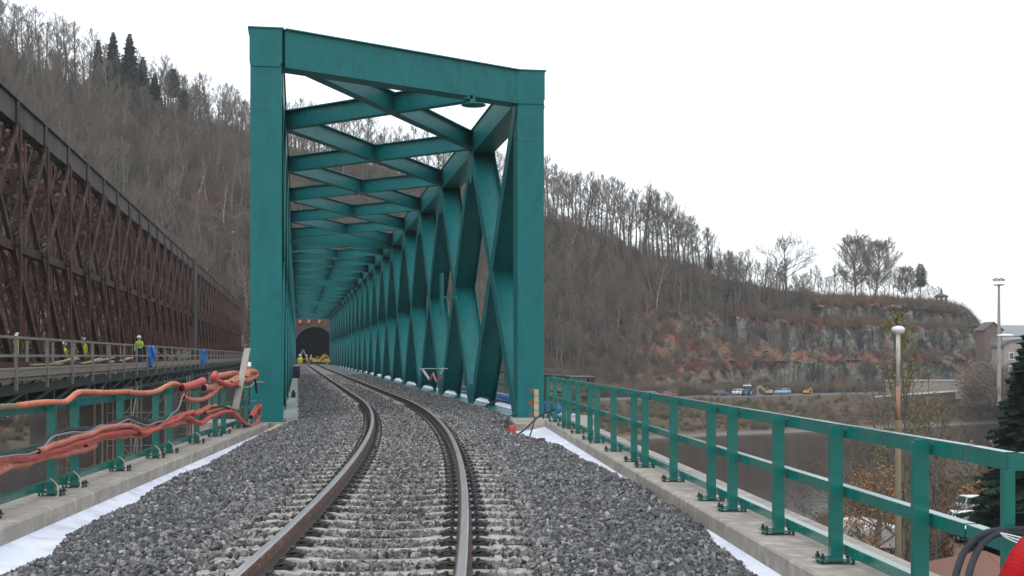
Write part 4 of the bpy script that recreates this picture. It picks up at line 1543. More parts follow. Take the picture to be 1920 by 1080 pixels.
# ================================================================ TUNNEL and far abutment
tn = empty('tunnel_portal', (0, 0, 0), 0, 'dark arched railway tunnel mouth in a stone wall at the end of the bridge', 'tunnel')
TY = 262.0
TX = 3.5 - .1675 * TY
Tm = Matrix.Translation((TX, TY, -.25)) @ Mb
arch = [(4.0 * math.cos(math.pi * k / 16), 3.6 + 4.0 * math.sin(math.pi * k / 16)) for k in range(17)]
m = MB()
b = len(m.v)
outer = []
for k in range(17):
    a = math.pi * k / 16
    x = 9.5 * max(-1, min(1, math.cos(a) * 1.5)); z = 10.6 if abs(math.cos(a)) < .67 else 3.6 + 7.0 * (1 - (abs(math.cos(a)) - .67) / .33) * 1.0
    outer.append((x, z))
for y in (0, 1.2):
    for (x, z) in [(4.0, 0)] + arch + [(-4.0, 0)]: m.v.append(tuple(Tm @ Vector((x, y, z))))
    for (x, z) in [(9.5, 0)] + outer + [(-9.5, 0)]: m.v.append(tuple(Tm @ Vector((x, y, z))))
n = 19
for k in range(n - 1):
    m.face([k, k + 1, n + k + 1, n + k]); m.face([2 * n + k + 1, 2 * n + k, 3 * n + k, 3 * n + k + 1])
    m.face([k + 1, k, 2 * n + k, 2 * n + k + 1]); m.face([n + k, n + k + 1, 3 * n + k + 1, 3 * n + k])
m.build('portal_wall', M['stone'], tn)
m = MB()
for k in range(16):
    a0, a1 = math.pi * (k + .06) / 16, math.pi * (k + .94) / 16
    P = []
    for r, a in ((4.02, a0), (4.75, a0), (4.75, a1), (4.02, a1)): P.append((r * math.cos(a), 3.6 + r * math.sin(a)))
    mm = MB(); mm.prism(P, -.16, .1, 0, Tm); mm.build('arch_stone', M['stone'], tn)
m = MB(); n = 17 + 2
for y in (.5, 60):
    for (x, z) in [(4.0, 0)] + arch + [(-4.0, 0)]: m.v.append(tuple(Tm @ Vector((x * (1 if y < 1 else .98), y, z))))
for k in range(n - 1): m.face([k, k + 1, n + k + 1, n + k])
m.face([n + k for k in range(n)])
m.build('lining', M['tunnel'], tn)
m = MB(); m.box(-9.8, 9.8, -.4, 1.4, 10.6, 11.0, 0, Tm); m.build('coping', M['stonel'], tn)
m = MB()
pl = [BO(250, -8, 0), BO(250, 11, 0), BO(275, 11, 0), BO(275, -8, 0)]
slab(m, [(p.x, p.y) for p in pl], -9, -.66)
pl = [BO(247, -18.5, 0), BO(247, -8.2, 0), BO(276, -8.2, 0), BO(276, -18.5, 0)]
slab(m, [(p.x, p.y) for p in pl], -9, .3)
tag(m.build('far_abutment', M['stone']), 'stone abutment of both bridges on the far bank', 'abutment')
for i, (x, z) in enumerate(((-3.0, 8.75), (-1.2, 8.8), (.9, 8.8))):
    e = empty('marker_board', Tm @ Vector((x, -.5, z)), 0.16, ('leftmost', 'middle', 'rightmost')[i] + ' of the three orange markers above the tunnel mouth', 'marker', 'orange markers above the tunnel')
    m = MB(); m.prism([(-.3, -.3), (.15, -.35), (.35, .2), (-.1, .32)], 0, .08); m.build('board', M['orangesign'], e, loc=None)
    m = MB(); m.box(-.04, .04, .1, .5, -.6, .0); m.build('stand', M['steel'], e)
# terrace wall and street lamp on the left hill
m = MB()
pw = []
for xi in range(300, 560, 10):
    u = (xi - 960) / FPX; qc, zc = crest(u)
    X, Y = img_on_hill(xi, FOOT_Q + (qc - FOOT_Q) * .36)
    pw.append((X, Y, CZ + (667 - (520 - (xi - 300) * .02)) / FPX * Y))
for a, b_ in zip(pw, pw[1:]):
    for k in range(2):
        A = Vector(a) + Vector((0, 0, -2.0 - 0 * k)); Bv = Vector(b_) + Vector((0, 0, -2.0))
    m.bar(A + Vector((0, 0, 0)), Bv, .8, 4.0)
tag(m.build('retaining_wall', M['stonel']), 'pale mossy retaining wall of a road cut into the left hill', 'wall')
lx = at(455, 497, 285)
e = empty('street_lamp', lx, 0, 'thin street lamp with a short arm above the hillside wall', 'lamp')
m = MB(); m.tube([(0, 0, -3), (0, 0, 7.0), (-.5, 0, 7.3), (-1.6, 0, 7.4)], .09, 6); m.build('pole', M['steel'], e)
m = MB(); m.box(-2.3, -1.4, -.2, .2, 7.28, 7.5); m.build('lamp_head', M['white'], e)

# ================================================================ BUILDINGS on the right
def gable(name, c, w, d, h, rh, rz, wallm, roofm, label, wins, cat='house'):
    e = empty(name, c, rz, label, cat)
    m = MB(); m.box(-w / 2, w / 2, -d / 2, d / 2, -3, h); m.prism([(-w / 2, h), (w / 2, h), (0, h + rh)], -d / 2, d / 2); m.build('wall', wallm, e)
    m = MB()
    for s in (-1, 1):
        m.bar((s * (w / 2 + .35), -d / 2 - .4, h - .25), (0, -d / 2 - .4, h + rh + .12), .01, .01)
        P = [(s * (w / 2 + .4), h - .22), (0, h + rh + .1), (0, h + rh + .35), (s * (w / 2 + .4), h + .03)]
        m.prism(P if s > 0 else P[::-1], -d / 2 - .4, d / 2 + .4)
    m.build('roof', roofm, e)
    for (x, z, ww, hh) in wins:
        f = MB(); f.box(x - ww / 2, x + ww / 2, -d / 2 - .06, -d / 2 + .02, z - hh / 2, z + hh / 2); fo = f.build('window', M['stonel'], e)
        g = MB(); g.box(x - ww / 2 + .1, x + ww / 2 - .1, -d / 2 - .09, -d / 2 - .03, z - hh / 2 + .1, z + hh / 2 - .1); g.build('pane', M['glass'], fo)
    return e
p = at(1854, 700, 318)
gable('brick_house', (p.x, p.y, -8), 4.3, 6, 15.8, 1.7, 0, M['brick'], M['slate'], 'narrow brick house with a dark gable roof at the foot of the cliff end', [(0, 13, .9, 1.3), (-1.4, 9, .8, 1.2), (1.4, 9, .8, 1.2), (0, 5.5, .9, 1.3)])
e = empty('stone_house', (at(1905, 700, 285).x, 285, -8), 0, 'pale stone house with an arched dark roof behind the big spruce', 'house')
m = MB()
P = [(-3.9, -2), (3.9, -2), (3.9, 11.2)] + [(3.9 * math.cos(math.pi * k / 10), 11.2 + 1.6 * math.sin(math.pi * k / 10)) for k in range(11)][1:-1] + [(-3.9, 11.2)]
m.prism(P, -3, 4); m.build('wall', M['stonel'], e)
m = MB()
for k in range(10):
    a0, a1 = math.pi * k / 10, math.pi * (k + 1) / 10
    m.bar((4.1 * math.cos(a0), .5, 11.3 + 1.7 * math.sin(a0)), (4.1 * math.cos(a1), .5, 11.3 + 1.7 * math.sin(a1)), 7.8, .3)
m.build('roof', M['slate'], e)
for x in (-2.2, 0, 2.2):
    for z in (3, 6.4, 9.4):
        f = MB(); f.box(x - .55, x + .55, -3.06, -2.95, z - .8, z + .8); fo = f.build('window', M['white'], e)
        g = MB(); g.box(x - .42, x + .42, -3.09, -3.03, z - .66, z + .66); g.build('pane', M['glass'], fo)
p = at(1075, 706, 52)
for xi, Yt, sc_, k_ in ((1838, 300, .62, 1), (1852, 296, .55, 3), (1866, 290, .5, 0), (1880, 262, .5, 4)):
    X_ = (xi - 960) / FPX * Yt
    plant_tree(PROTO[k_], X_, Yt, sc_, xi, 'bare_tree', ORD[(1838, 1852, 1866, 1880).index(xi)] + ' from the left of the bare trees in front of the brick house', 'tree', 'bare trees before the brick house', z=-8.2)
# floodlight mast
e = empty('floodlight_mast', (at(1873, 700, 262).x, 262, -8.5), 0, 'tall floodlight mast with a round platform beside the brick house', 'mast')
mh = CZ + (667 - 535) / FPX * 262 + 8.5
m = MB(); m.tube([(0, 0, -1), (0, 0, 9.5), (0, 0, mh)], [.5, .42, .22], 8); m.tube([(0, 0, 9.0), (0, 0, 11.2)], .62, 8); m.build('pole', M['steel'], e)
m = MB(); m.lathe([(0, mh - .1), (1.0, mh), (1.15, mh + .15), (0, mh + .15)], (0, 0, 0), 14); m.lathe([(1.1, mh + .9), (1.1, mh + .98)], (0, 0, 0), 14)
m.build('platform', M['rustdk'], e)
m = MB()
for a in range(5): m.box(-1.1 + a * .5 - .16, -1.1 + a * .5 + .16, -.4, .1, mh + 1.0 + .15 * (a % 2), mh + 1.35 + .15 * (a % 2))
m.build('floodlight', M['steel'], e)
# hilltop pavilion
u = (1765 - 960) / FPX; qc, zc = crest(u); X, Y = img_on_hill(1765, qc + 2.5)
e = empty('pavilion', (X, Y, CZ + (667 - 574) / FPX * Y), 0, 'small round pavilion with columns and a spire on the cliff top', 'pavilion')
m = MB(); m.lathe([(0, -1.2), (2.1, -1.2), (2.1, .15), (0, .15)], (0, 0, 0), 12); m.build('base', M['copper'], e)
for k in range(6):
    a = 6.283 * k / 6 + .3
    m = MB(); m.box(1.55 * math.cos(a) - .17, 1.55 * math.cos(a) + .17, 1.55 * math.sin(a) - .17, 1.55 * math.sin(a) + .17, .1, 2.6); m.build('column', M['copper'], e)
m = MB(); m.lathe([(1.5, 2.55), (2.0, 2.6), (2.05, 3.1), (1.2, 3.5), (.55, 3.7), (.35, 4.1), (.32, 4.6), (.12, 5.2), (.02, 5.9)], (0, 0, 0), 12); m.build('roof', M['copper'], e)
# low wall and barrier on the far right bank
e = empty('river_wall', (0, 0, 0), 0, 'pale concrete wall with a light capping at the right end of the road', 'wall')
m = MB(); m.bar(at(1640, 752, 262), at(1790, 742, 268), .6, 1.5); m.build('wall_face', M['stone'], e)
m = MB(); m.bar(at(1640, 744, 262), at(1792, 733, 268), .9, .25); m.bar(at(1792, 733, 268), at(1862, 728, 300), .9, .25); m.build('capping', M['dirtywhite'], e)
e = empty('stone_terrace', at(1735, 732, 300), 0, 'pale stone retaining terrace at the foot of the cliff', 'wall')
m = MB(); m.box(-9, 9, 0, 1, -2, 2.2); m.build('wall_face', M['stonel'], e); m = MB(); m.box(-9.2, 9.2, -.15, 1, 2.2, 2.5); m.build('capping', M['dirtywhite'], e)

# ================================================================ VEHICLES
def wheel_mesh(r=.32, w=.22):
    m = MB(); m.tube([(0, -w / 2, 0), (0, w / 2, 0)], r, 14, 0); m.tube([(0, -w / 2 - .01, 0), (0, w / 2 + .01, 0)], r * .58, 10, 1)
    return m.mesh('wheel', [M['tyre'], M['silver']])
WHEEL = wheel_mesh()
def car(loc, rz, paint, label, cat='car', estate=False, group=None, size=1.0):
    """car along x, nose at +x"""
    e = empty('parked_car', loc, rz, label, cat, group, size=size)
    body = [(-2.05, .32), (-2.1, .62), (-2.05, .88), (-1.7, .98), (1.0, .98), (1.75, .86), (2.08, .70), (2.12, .42), (2.0, .26), (-1.95, .26)]
    m = MB(); n = len(body)
    for y, ins in ((-.86, .0), (-.80, .0), (.80, .0), (.86, .0)):
        pass
    ys = [(-.86, .06), (-.78, 0), (.78, 0), (.86, .06)]
    for y, ins in ys:
        for x, z in body: m.v.append((x * (1 - ins * .6), y, z - ins * (1 if z > .5 else -1)))
    for j in range(3):
        for k in range(n):
            k2 = (k + 1) % n
            m.face([j * n + k, j * n + k2, (j + 1) * n + k2, (j + 1) * n + k])
    m.face([k for k in range(n)][::-1]); m.face([3 * n + k for k in range(n)])
    m.build('body', paint, e, True)
    back = -1.95 if estate else -1.75
    m = MB()
    lo = [(back, .95), (1.05, .95)]; hi = [(back + .3, 1.42), (.35, 1.42)]
    m.v += [(lo[0][0], -.78, .95), (lo[1][0], -.78, .95), (lo[1][0], .78, .95), (lo[0][0], .78, .95), (hi[0][0], -.62, 1.42), (hi[1][0], -.62, 1.42), (hi[1][0], .62, 1.42), (hi[0][0], .62, 1.42)]
    for f in ((0, 1, 5, 4), (1, 2, 6, 5), (2, 3, 7, 6), (3, 0, 4, 7), (4, 5, 6, 7)): m.face(list(f))
    m.build('window_band', M['glass'], e)
    m = MB(); m.box(hi[0][0] - .02, hi[1][0] + .02, -.64, .64, 1.41, 1.47)
    for s in (-1, 1):
        for x0, x1 in ((lo[0][0], hi[0][0]), (lo[1][0], hi[1][0]), (-.35, -.35)):
            m.bar((x0, s * .79, .95), (x1, s * .64, 1.44), .06, .08, (1, 0, 0))
    m.build('roof', paint, e)
    for x in (-1.3, 1.32):
        for y in (-.76, .76): link('wheel', WHEEL, e, (x, y, .32))
    for y in (-.6, .6):
        m = MB(); m.box(1.98, 2.115, y - .2, y + .2, .58, .74); m.build('headlight', M['silver'], e)
        m = MB(); m.box(-2.11, -2.04, y - .18, y + .18, .62, .82); m.build('tail_light', M['redcar'], e)
    for y in (-.92, .92):
        m = MB(); m.box(.72, .86, y - .1, y + .1, .95, 1.1); m.build('mirror', paint, e)
    m = MB(); m.box(2.1, 2.135, -.26, .26, .42, .53); m.build('number_plate', M['white'], e)
    return e
def road_at(xi, q=268):
    u = (xi - 960) / FPX; Y = q / (1 - SK * u); return u * Y, Y
rang = math.atan(SK)
for xi, q, pm_, lab, es in ((1222, 267, 'silver', 'silver car parked behind the dark red one by the river road', 0), (1252, 266, 'redcar', 'dark red car low beside the silver car', 1),
                            (1352, 268, 'darkcar', 'dark estate car parked left of the blue tractor', 1), (1467, 270, 'palecar', 'pale blue car parked right of the digger', 0),
                            (1388, 271, 'white', 'white car partly behind the dark estate car', 0)):
    X, Y = road_at(xi, q); car((X, Y, -7.92), rang + (math.pi if xi % 2 else 0), M[pm_], lab, estate=bool(es))
X, Y = road_at(1404, 266)
e = empty('tractor', (X, Y, -7.92), rang + .4, 'blue tractor with a white cab roof on the riverside road', 'tractor')
m = MB(); m.box(-.2, 1.9, -.45, .45, .7, 1.35); m.prism([(-.2, 1.3), (1.9, 1.25), (1.9, 1.35), (-.2, 1.5)], -.4, .4); m.build('bonnet', M['bluecar'], e)
m = MB(); m.box(-1.5, -.2, -.7, .7, .8, 1.4); m.build('body', M['bluecar'], e)
m = MB(); m.box(-1.4, -.25, -.65, .65, 1.4, 2.3); m.build('cab_glass', M['glass'], e)
m = MB(); m.box(-1.5, -.1, -.75, .75, 2.3, 2.55); m.tube([(.8, .2, 1.3), (.8, .2, 2.9)], .06, 6); m.build('cab_roof', M['white'], e)
for x, y, s in ((-.95, -.9, 2.3), (-.95, .9, 2.3), (1.45, -.75, 1.4), (1.45, .75, 1.4)):
    o = link('wheel', WHEEL, e, (x, y, .32 * s)); o.scale = (s, 1.3, s)
def excavator(loc, rz, label, s=1.0, mk='yellow'):
    e = empty('excavator', loc, rz, label, 'excavator', size=s)
    for y in (-1.0, 1.0):
        m = MB(); m.prism([(-1.6, .05), (1.6, .05), (1.9, .4), (1.6, .8), (-1.6, .8), (-1.9, .4)], y - .25, y + .25); m.build('crawler_track', M['tyre'], e)
    m = MB(); m.box(-1.7, 1.1, -1.15, 1.15, .95, 1.75); m.prism([(-1.7, 1.7), (-.3, 1.7), (-.4, 2.2), (-1.6, 2.1)], -1.1, 1.1); m.build('body', M[mk], e)
    m = MB(); m.box(.0, 1.1, .25, 1.1, 1.75, 2.7); m.build('cab', M['glass'], e)
    m = MB(); m.box(-.05, 1.15, .2, 1.15, 2.7, 2.82); m.build('cab_roof', M[mk], e)
    m = MB(); m.bar((.9, -.2, 1.5), (3.0, -.2, 3.6), .32, .5); m.bar((3.0, -.2, 3.6), (4.4, -.2, 2.6), .3, .4); m.build('boom', M[mk], e)
    m = MB(); m.bar((4.3, -.2, 2.8), (4.0, -.2, 1.0), .26, .34, (1, 0, 0)); m.build('dipper', M[mk], e)
    m = MB(); m.prism([(3.6, 1.1), (4.3, 1.1), (4.4, .5), (3.9, .1), (3.4, .4)], -.7, .3); m.build('bucket', M['steel'], e)
    return e
X, Y = road_at(1440, 267); excavator((X, Y, -7.92), rang + 2.6, 'dusty orange digger with its boom raised between the tractor and the pale car', .6, 'timber')
X, Y = road_at(1512, 267); excavator((X, Y, -7.92), rang, 'small yellow digger on the road under the cliff', .42)
excavator(BO(246, 3.6, -.25), BANG + .3, 'yellow excavator standing in front of the tunnel mouth', .55)
excavator(BO(252, 5.6, -.25), BANG + 2.0, 'second yellow excavator right of the first before the tunnel', .5)
# white A-frame by the tunnel
e = empty('trestle', BO(232, 1.0, -.25), 0, 'grey A-shaped trestle with orange feet before the tunnel', 'trestle')
m = MB(); m.bar((-1.2, 0, 0), (0, 0, 2.8), .2, .25, (0, 1, 0)); m.build('leg', M['silver'], e)
m = MB(); m.bar((1.3, 0, 0), (0, 0, 2.8), .2, .25, (0, 1, 0)); m.build('leg', M['silver'], e)
m = MB(); m.bar((-.7, 0, 1.1), (.7, 0, 1.1), .12, .15); m.build('crossbar', M['orangecloth'], e)

# near bank cars
p = at(1812, 970, 74); car((p.x, 74, -9.2), math.radians(-100), M['white'], 'white car seen from the front beside the big spruce', size=1.05)
p = at(1836, 945, 84); car((p.x, 84, -9.3), math.radians(-80), M['white'], 'white car half hidden behind the first white car')
p = at(1582, 1020, 74); car((p.x, 74, -9.9), math.radians(20), M['white'], 'white car mostly hidden behind a railing post left of the caravan')
e = empty('caravan', (at(1652, 1030, 63).x, 63, -9.3), math.radians(8), 'dirty white caravan with a dark window strip below the railing', 'caravan')
m = MB(); m.prism([(-.95, .45), (1.2, .45), (1.25, 2.0), (1.15, 2.25), (-.75, 2.25), (-.95, 2.0)], 0, 4.4); m.build('body', M['dirtywhite'], e)
m = MB(); m.box(-.75, .75, -.03, .0, 1.0, 1.3); m.build('window', M['glass'], e)
m = MB(); m.box(-.9, 1.15, -.015, .02, .6, .75); m.build('skirt', M['silver'], e)
for x in (-.95, 1.15):
    o = link('wheel', WHEEL, e, (x, 2.3, .32), (0, 0, math.pi / 2))
m = MB(); m.bar((0, 0, .5), (0, -1.3, .45), .1, .1); m.build('drawbar', M['steel'], e)
e = empty('slatted_stack', (at(1613, 1030, 65).x - .3, 65.5, -9.3), math.radians(-30), 'stack of pale slats with a red end leaning at the caravan side', 'stack')
for k in range(5):
    m = MB(); m.box(-.7, .9, 0, 1.2, .75 + .3 * k, .92 + .3 * k); m.build('slat', M['dirtywhite'], e)
m = MB(); m.box(.9, .98, 0, 1.2, .3, 2.2); m.build('end_board', M['redcar'], e)
# shed with rusty roof
p = at(1835, 1050, 44)
e = empty('shed', (p.x + .9, 46, -9.2), math.radians(-12), 'ochre shed with a rusty brown roof under the corner of the railing', 'shed')
m = MB(); m.box(-2.6, 2.6, 0, 5, 0, 2.0); m.prism([(-2.6, 2.0), (2.6, 2.0), (.8, 2.75)], 0, 5); m.build('wall', M['ochre'], e)
m = MB(); m.bar((-2.9, 2.5, 1.98), (.8, 2.5, 2.85), 5.6, .08); m.bar((.8, 2.5, 2.85), (2.9, 2.5, 2.05), 5.6, .08); m.build('roof', M['roof'], e)
m = MB(); m.box(-1.6, -.6, -.05, .0, 0, 1.8); m.build('door', M['wood'], e)
# blue lorry and things under the left railing
e = empty('blue_lorry', (at(35, 785, 196).x, 196, -8.1), rang, 'blue flatbed lorry with a yellow cab panel on the far bank at the left', 'lorry')
m = MB(); m.box(-4, 2.2, -1.2, 1.2, .7, 1.4); m.build('flatbed', M['bluecar'], e)
m = MB(); m.box(2.4, 4.4, -1.2, 1.2, .6, 3.0); m.build('cab', M['timber'], e)
m = MB(); m.box(2.3, 3.0, -1.25, 1.25, .6, 3.05); m.build('cab_back', M['bluecar'], e)
for x in (-3, -1.8, 3.3):
    for y in (-1.05, 1.05): o = link('wheel', WHEEL, e, (x, y, .5)); o.scale = (1.55,) * 3

# ================================================================ LAMPS
e = empty('street_lamp', (at(1684, 900, 46).x, 46, -9.2), 0, 'tall white street lamp with a round head and a rusting lower pole', 'lamp')
zt = CZ + 50 / FPX * 46 + 9.2
zr = CZ - (790 - 667) / FPX * 46 + 9.2
zo = CZ - (815 - 667) / FPX * 46 + 9.2
zm1 = CZ - (725 - 667) / FPX * 46 + 9.2
m = MB(); m.tube([(0, 0, zm1), (0, 0, zt - .05)], .075, 10); m.build('upper_pole', M['polewhite'], e, True)
m = MB(); m.tube([(0, 0, zr), (0, 0, zm1)], .078, 10); m.build('rusty_band', M['polerust'], e, True)
m = MB(); m.tube([(0, 0, -1), (0, 0, zr)], [.13, .10], 10); m.lathe([(.13, zr - .5), (.13, zr), (.085, zr + .04)], (0, 0, 0), 10); m.build('lower_pole', M['poleolive'], e, True)
m = MB(); m.lathe([(.05, zt - .22), (.10, zt - .17), (.21, zt - .1), (.235, zt - .02), (.22, zt + .04), (.14, zt + .10), (0, zt + .12)], (0, 0, 0), 18); m.build('lamp_head', M['white'], e, True)
e = empty('street_lamp', (at(1948, 700, 60).x, 60, -9.2), 0, 'cobra-head street lamp reaching in from the right edge of the photo', 'lamp')
zz = CZ + (667 - 630) / FPX * 60 + 9.2
m = MB(); m.tube([(0, 0, -1), (0, 0, zz - .1), (-.15, 0, zz), (-1.2, 0, zz)], [.1, .06, .05, .04], 8); m.build('pole', M['steel'], e)
m = MB(); m.lathe([(0, -.42), (.06, -.4), (.13, -.2), (.14, .1), (.08, .35), (0, .36)], (0, 0, 0), 12)
T = Matrix.Translation((-1.55, 0, zz + .02)) @ Matrix.Rotation(math.radians(90), 4, 'Y') @ Matrix.Scale(.6, 4, (1, 0, 0))
m.v = [tuple(T @ Vector(v)) for v in m.v]; m.build('lamp_head', M['white'], e, True)

# ================================================================ NEAR TREES
random.seed(40)
T, C = make_spruce(12.2, 3.7, 90, drop=.35, tri=34, fat=1.25)
T2, C2 = make_spruce(12.2, 3.3, 91, drop=.3, tri=34, fat=1.25)
C.v += C2.v; o_ = len(C.v) - len(C2.v); C.f += [[i + o_ for i in f] for f in C2.f]; C.m += C2.m
plant_tree((T.mesh('near_spruce_trunk', M['bark']), C.mesh('near_spruce_crown', [M['spruce'], M['bark']])), at(1935, 700, 56).x, 56, 1.0, .3, 'spruce_tree', 'large dark green spruce at the right edge in front of the river', 'tree', z=-9.4)
plant_tree((bpy.data.meshes['near_spruce_trunk'], bpy.data.meshes['near_spruce_crown']), at(1985, 700, 66).x, 66, .95, 2.3, 'spruce_tree', 'dark spruce mostly cut by the right edge behind the large one', 'tree', z=-9.4)
def leafy_tree(H, spread, first, nl, up, seed, leafm, nleaf, ls, pos, label, tw=.022, tr=None, lean=None, name='young_tree'):
    T, C = make_tree(H, spread, first, nl, up, seed, tw=tw, trunk_r=tr, twigs=3, sub=6, sub2=4)
    e = empty(name, pos, U(0, 6.28), label, 'tree')
    if lean: e.rotation_euler = lean
    T.build('trunk', M['bark'], e); C.build('crown', M['twig'], e)
    random.seed(seed + 500)
    vs = C.v; L = MB()
    # leaves hang in clusters on some twigs
    cl = [Vector(random.choice(vs)) for _ in range(nleaf // 14)]
    for c in cl:
        if c.z < H * .3 and R() < .5: continue
        for k in range(14):
            q = c + Vector((random.gauss(0, .16), random.gauss(0, .16), random.gauss(0, .16)))
            d = Vector((U(-1, 1), U(-1, 1), U(-1, 1))).normalized(); s2 = d.orthogonal().normalized(); s = ls * U(.6, 1.3)
            b = len(L.v); L.v += [tuple(q - d * s), tuple(q + s2 * s * .6), tuple(q + d * s), tuple(q - s2 * s * .6)]; L.face([b, b + 1, b + 2, b + 3])
    tag(L.build('leaves', M[leafm], e), kind='stuff')
    return e
M['near_y'] = mat('yellow_green_leaf', (.24, .22, .045), .8, (.14, .15, .04), 1.5)
M['near_o'] = mat('orange_leaf', (.38, .17, .045), .8, (.24, .09, .03), 1.5)
M['near_g'] = mat('dull_green_leaf', (.09, .11, .035), .8, (.15, .13, .05), 1.5)
leafy_tree(13.0, 1.5, .25, 22, 1.25, 201, 'near_y', 1500, .055, (at(1702, 700, 50).x, 50, -9.3), 'slim upright tree with yellow-green leaves right of the white lamp', tr=.10)
leafy_tree(10.0, 3.4, .3, 16, .8, 202, 'near_g', 700, .05, (at(1640, 700, 53).x, 53, -9.3), 'open dark-branched tree leaning left of the white lamp', tr=.12)
leafy_tree(6.4, 1.6, .45, 14, .95, 203, 'near_o', 800, .055, (at(1622, 700, 49).x, 49, -9.3), 'small tree with clusters of orange leaves behind the near railing')
leafy_tree(9.0, 2.4, .2, 16, 1.0, 204, 'near_g', 500, .05, (at(1755, 700, 58).x, 58, -9.3), 'bare thin-branched tree between the lamp and the big spruce', tr=.09)
leafy_tree(8.6, 2.2, .2, 15, 1.0, 205, 'near_y', 350, .05, (at(1738, 700, 66).x, 66, -9.8), 'grey twiggy tree before the river left of the big spruce', tr=.08)
leafy_tree(7.4, 2.6, .2, 15, .9, 206, 'near_g', 300, .05, (at(1560, 700, 60).x, 60, -9.8), 'low bare tree on the bank beyond the middle of the railing', tr=.08)
pts = []
random.seed(41)
for i in range(1500):
    xi = U(1540, 2050); Y = U(50, 100); X = (xi - 960) / FPX * Y
    q = Y - SK * X
    if q > 86: continue
    if abs((X - 17.3)) < 1.6 and Y < 68: continue
    k = random.choice((1, 2, 1, 3, 5, 1, 0))
    s = U(.3, .62) if xi > 1700 else U(.2, .45)
    # keep clear of the parked cars and the shed
    if Y < 76 and 1745 < xi < 1890 and R() < .98: continue
    if Y < 64 and 1585 < xi < 1715 and R() < .99: continue
    pts.append((X, Y, near_z(X, Y) - .1, U(-.2, .2), U(-.2, .2), U(0, 6.28), s, k))
for i in range(500):
    X = U(-60, -8); Y = U(20, 100)
    if Y - SK * X > 86: continue
    pts.append((X, Y, near_z(X, Y) - .1, 0, 0, U(0, 6.28), U(.2, .5), random.choice((1, 2, 5))))
for k in range(120):
    xi = U(1600, 1960); qq = U(66, 85); Yt = qq / (1 - SK * (xi - 960) / FPX); X_ = (xi - 960) / FPX * Yt
    pts.append((X_, Yt, near_z(X_, Yt) - .1, 0, 0, U(0, 6.28), U(.5, 1.15), random.choice((5, 5, 1, 5, 3))))
for k in range(260):
    xi = U(1815, 1960); Yt = U(262, 305); X_ = (xi - 960) / FPX * Yt
    pts.append((X_, Yt, -8.2, 0, 0, U(0, 6.28), U(.8, 1.9), random.choice((1, 2, 5, 5, 1))))
scatter('near_scrub', pts, bpy.data.collections['shrub_source'], 'brown and olive scrub on the near river bank')

# ================================================================ CONDUITS AND CABLES on the left railing
def LPt(x, y, off=.12):
    u = (x - 960) / FPX
    Y = (-4.6 + off) / (u + .0565)
    return at(x, y, Y)
def hose(name, px, r, mt, label, off=.12, wob=.0, ribs=False, cat='conduit', group=None):
    P = [LPt(p[0], p[1], p[2] if len(p) > 2 else off) for p in px]
    P = smoothpath(P, 7)
    if cat == 'conduit': r *= .72
    if wob:
        P = [p + Vector((wob * noise.noise(p * 2.1), 0, wob * noise.noise(p * 2.3 + Vector((7, 0, 0))))) for p in P]
    rr = [r * (1 + .04 * math.sin(i * 2.6)) for i in range(len(P))] if not ribs else [r * (1.06 if i % 2 else .94) for i in range(len(P))]
    m = MB(); m.tube(P, rr, 12)
    # black discs on the closed ends stand in for the shade inside
    for p, q in ((P[0], P[1]), (P[-1], P[-2])):
        d = (p - q).normalized()
        m.tube([p - d * .02, p + d * .004], r * .82, 10, 1)
    return tag(m.build(name, [M[mt], M['dark']], smooth=True), label, cat, group)
hose('conduit', [(33, 761), (81, 755), (120, 754), (131, 748), (143, 738), (156, 735), (196, 736), (236, 735)], .052, 'orange', 'orange conduit along the top rail at the far left with a kink up', .02)
hose('conduit', [(236, 734), (262, 737), (290, 735), (312, 724), (326, 719), (338, 724), (341, 738)], .055, 'orange', 'orange conduit on the top rail rising left of the thick red pieces', .02)
hose('conduit', [(-40, 772), (0, 764), (34, 762)], .036, 'poleolive', 'grey pipe entering the open end of the orange conduit', .02, cat='pipe')
hose('conduit', [(344, 744), (360, 750), (382, 748), (400, 737), (412, 725), (430, 715), (446, 706)], .06, 'pinkc', 'pink conduit sagging under the top rail and climbing to the plank', .1)
hose('conduit', [(340, 727), (356, 724), (372, 718), (381, 714)], .10, 'redc', 'short thick red sleeve on the top rail', .06)
hose('conduit', [(382, 727), (396, 728), (412, 724), (424, 718)], .10, 'pinkc', 'thick pink sleeve right of the red one', .06)
hose('conduit', [(402, 706), (420, 703), (436, 700), (448, 701)], .085, 'pinkc', 'ridged pink sleeve lying above the others beside the plank', -.05, ribs=True)
hose('conduit', [(404, 700), (400, 708), (412, 716), (428, 722), (444, 722)], .075, 'redc', 'red conduit looping under the ridged sleeve', .14)
hose('conduit', [(432, 717), (448, 713), (466, 712), (478, 706), (481, 699), (473, 696), (464, 700), (460, 708)], .085, 'orange', 'orange conduit curled into a loop at the column', .12)
B1 = [(-20, 866), (0, 862), (81, 852), (118, 841), (155, 828), (195, 816), (244, 809), (285, 804), (306, 793), (326, 783), (350, 782), (375, 794), (391, 784), (410, 776), (430, 771), (444, 782), (456, 792), (470, 798), (482, 790), (487, 778), (484, 768)]
hose('conduit', B1, .062, 'redc', 'bright red conduit winding the whole length of the railing to the column', .16, .02)
hose('conduit', [(-30, 896), (0, 884), (41, 868), (102, 856), (140, 848), (179, 836)], .055, 'pinkc', 'faded pink conduit hanging lowest at the far left', .12, .03)
hose('conduit', [(-30, 884), (10, 874), (60, 866), (110, 850), (160, 836), (195, 822), (228, 819), (261, 815), (310, 800), (346, 792), (372, 793)], .052, 'orange', 'orange conduit just under the bright red one', .07, .03)
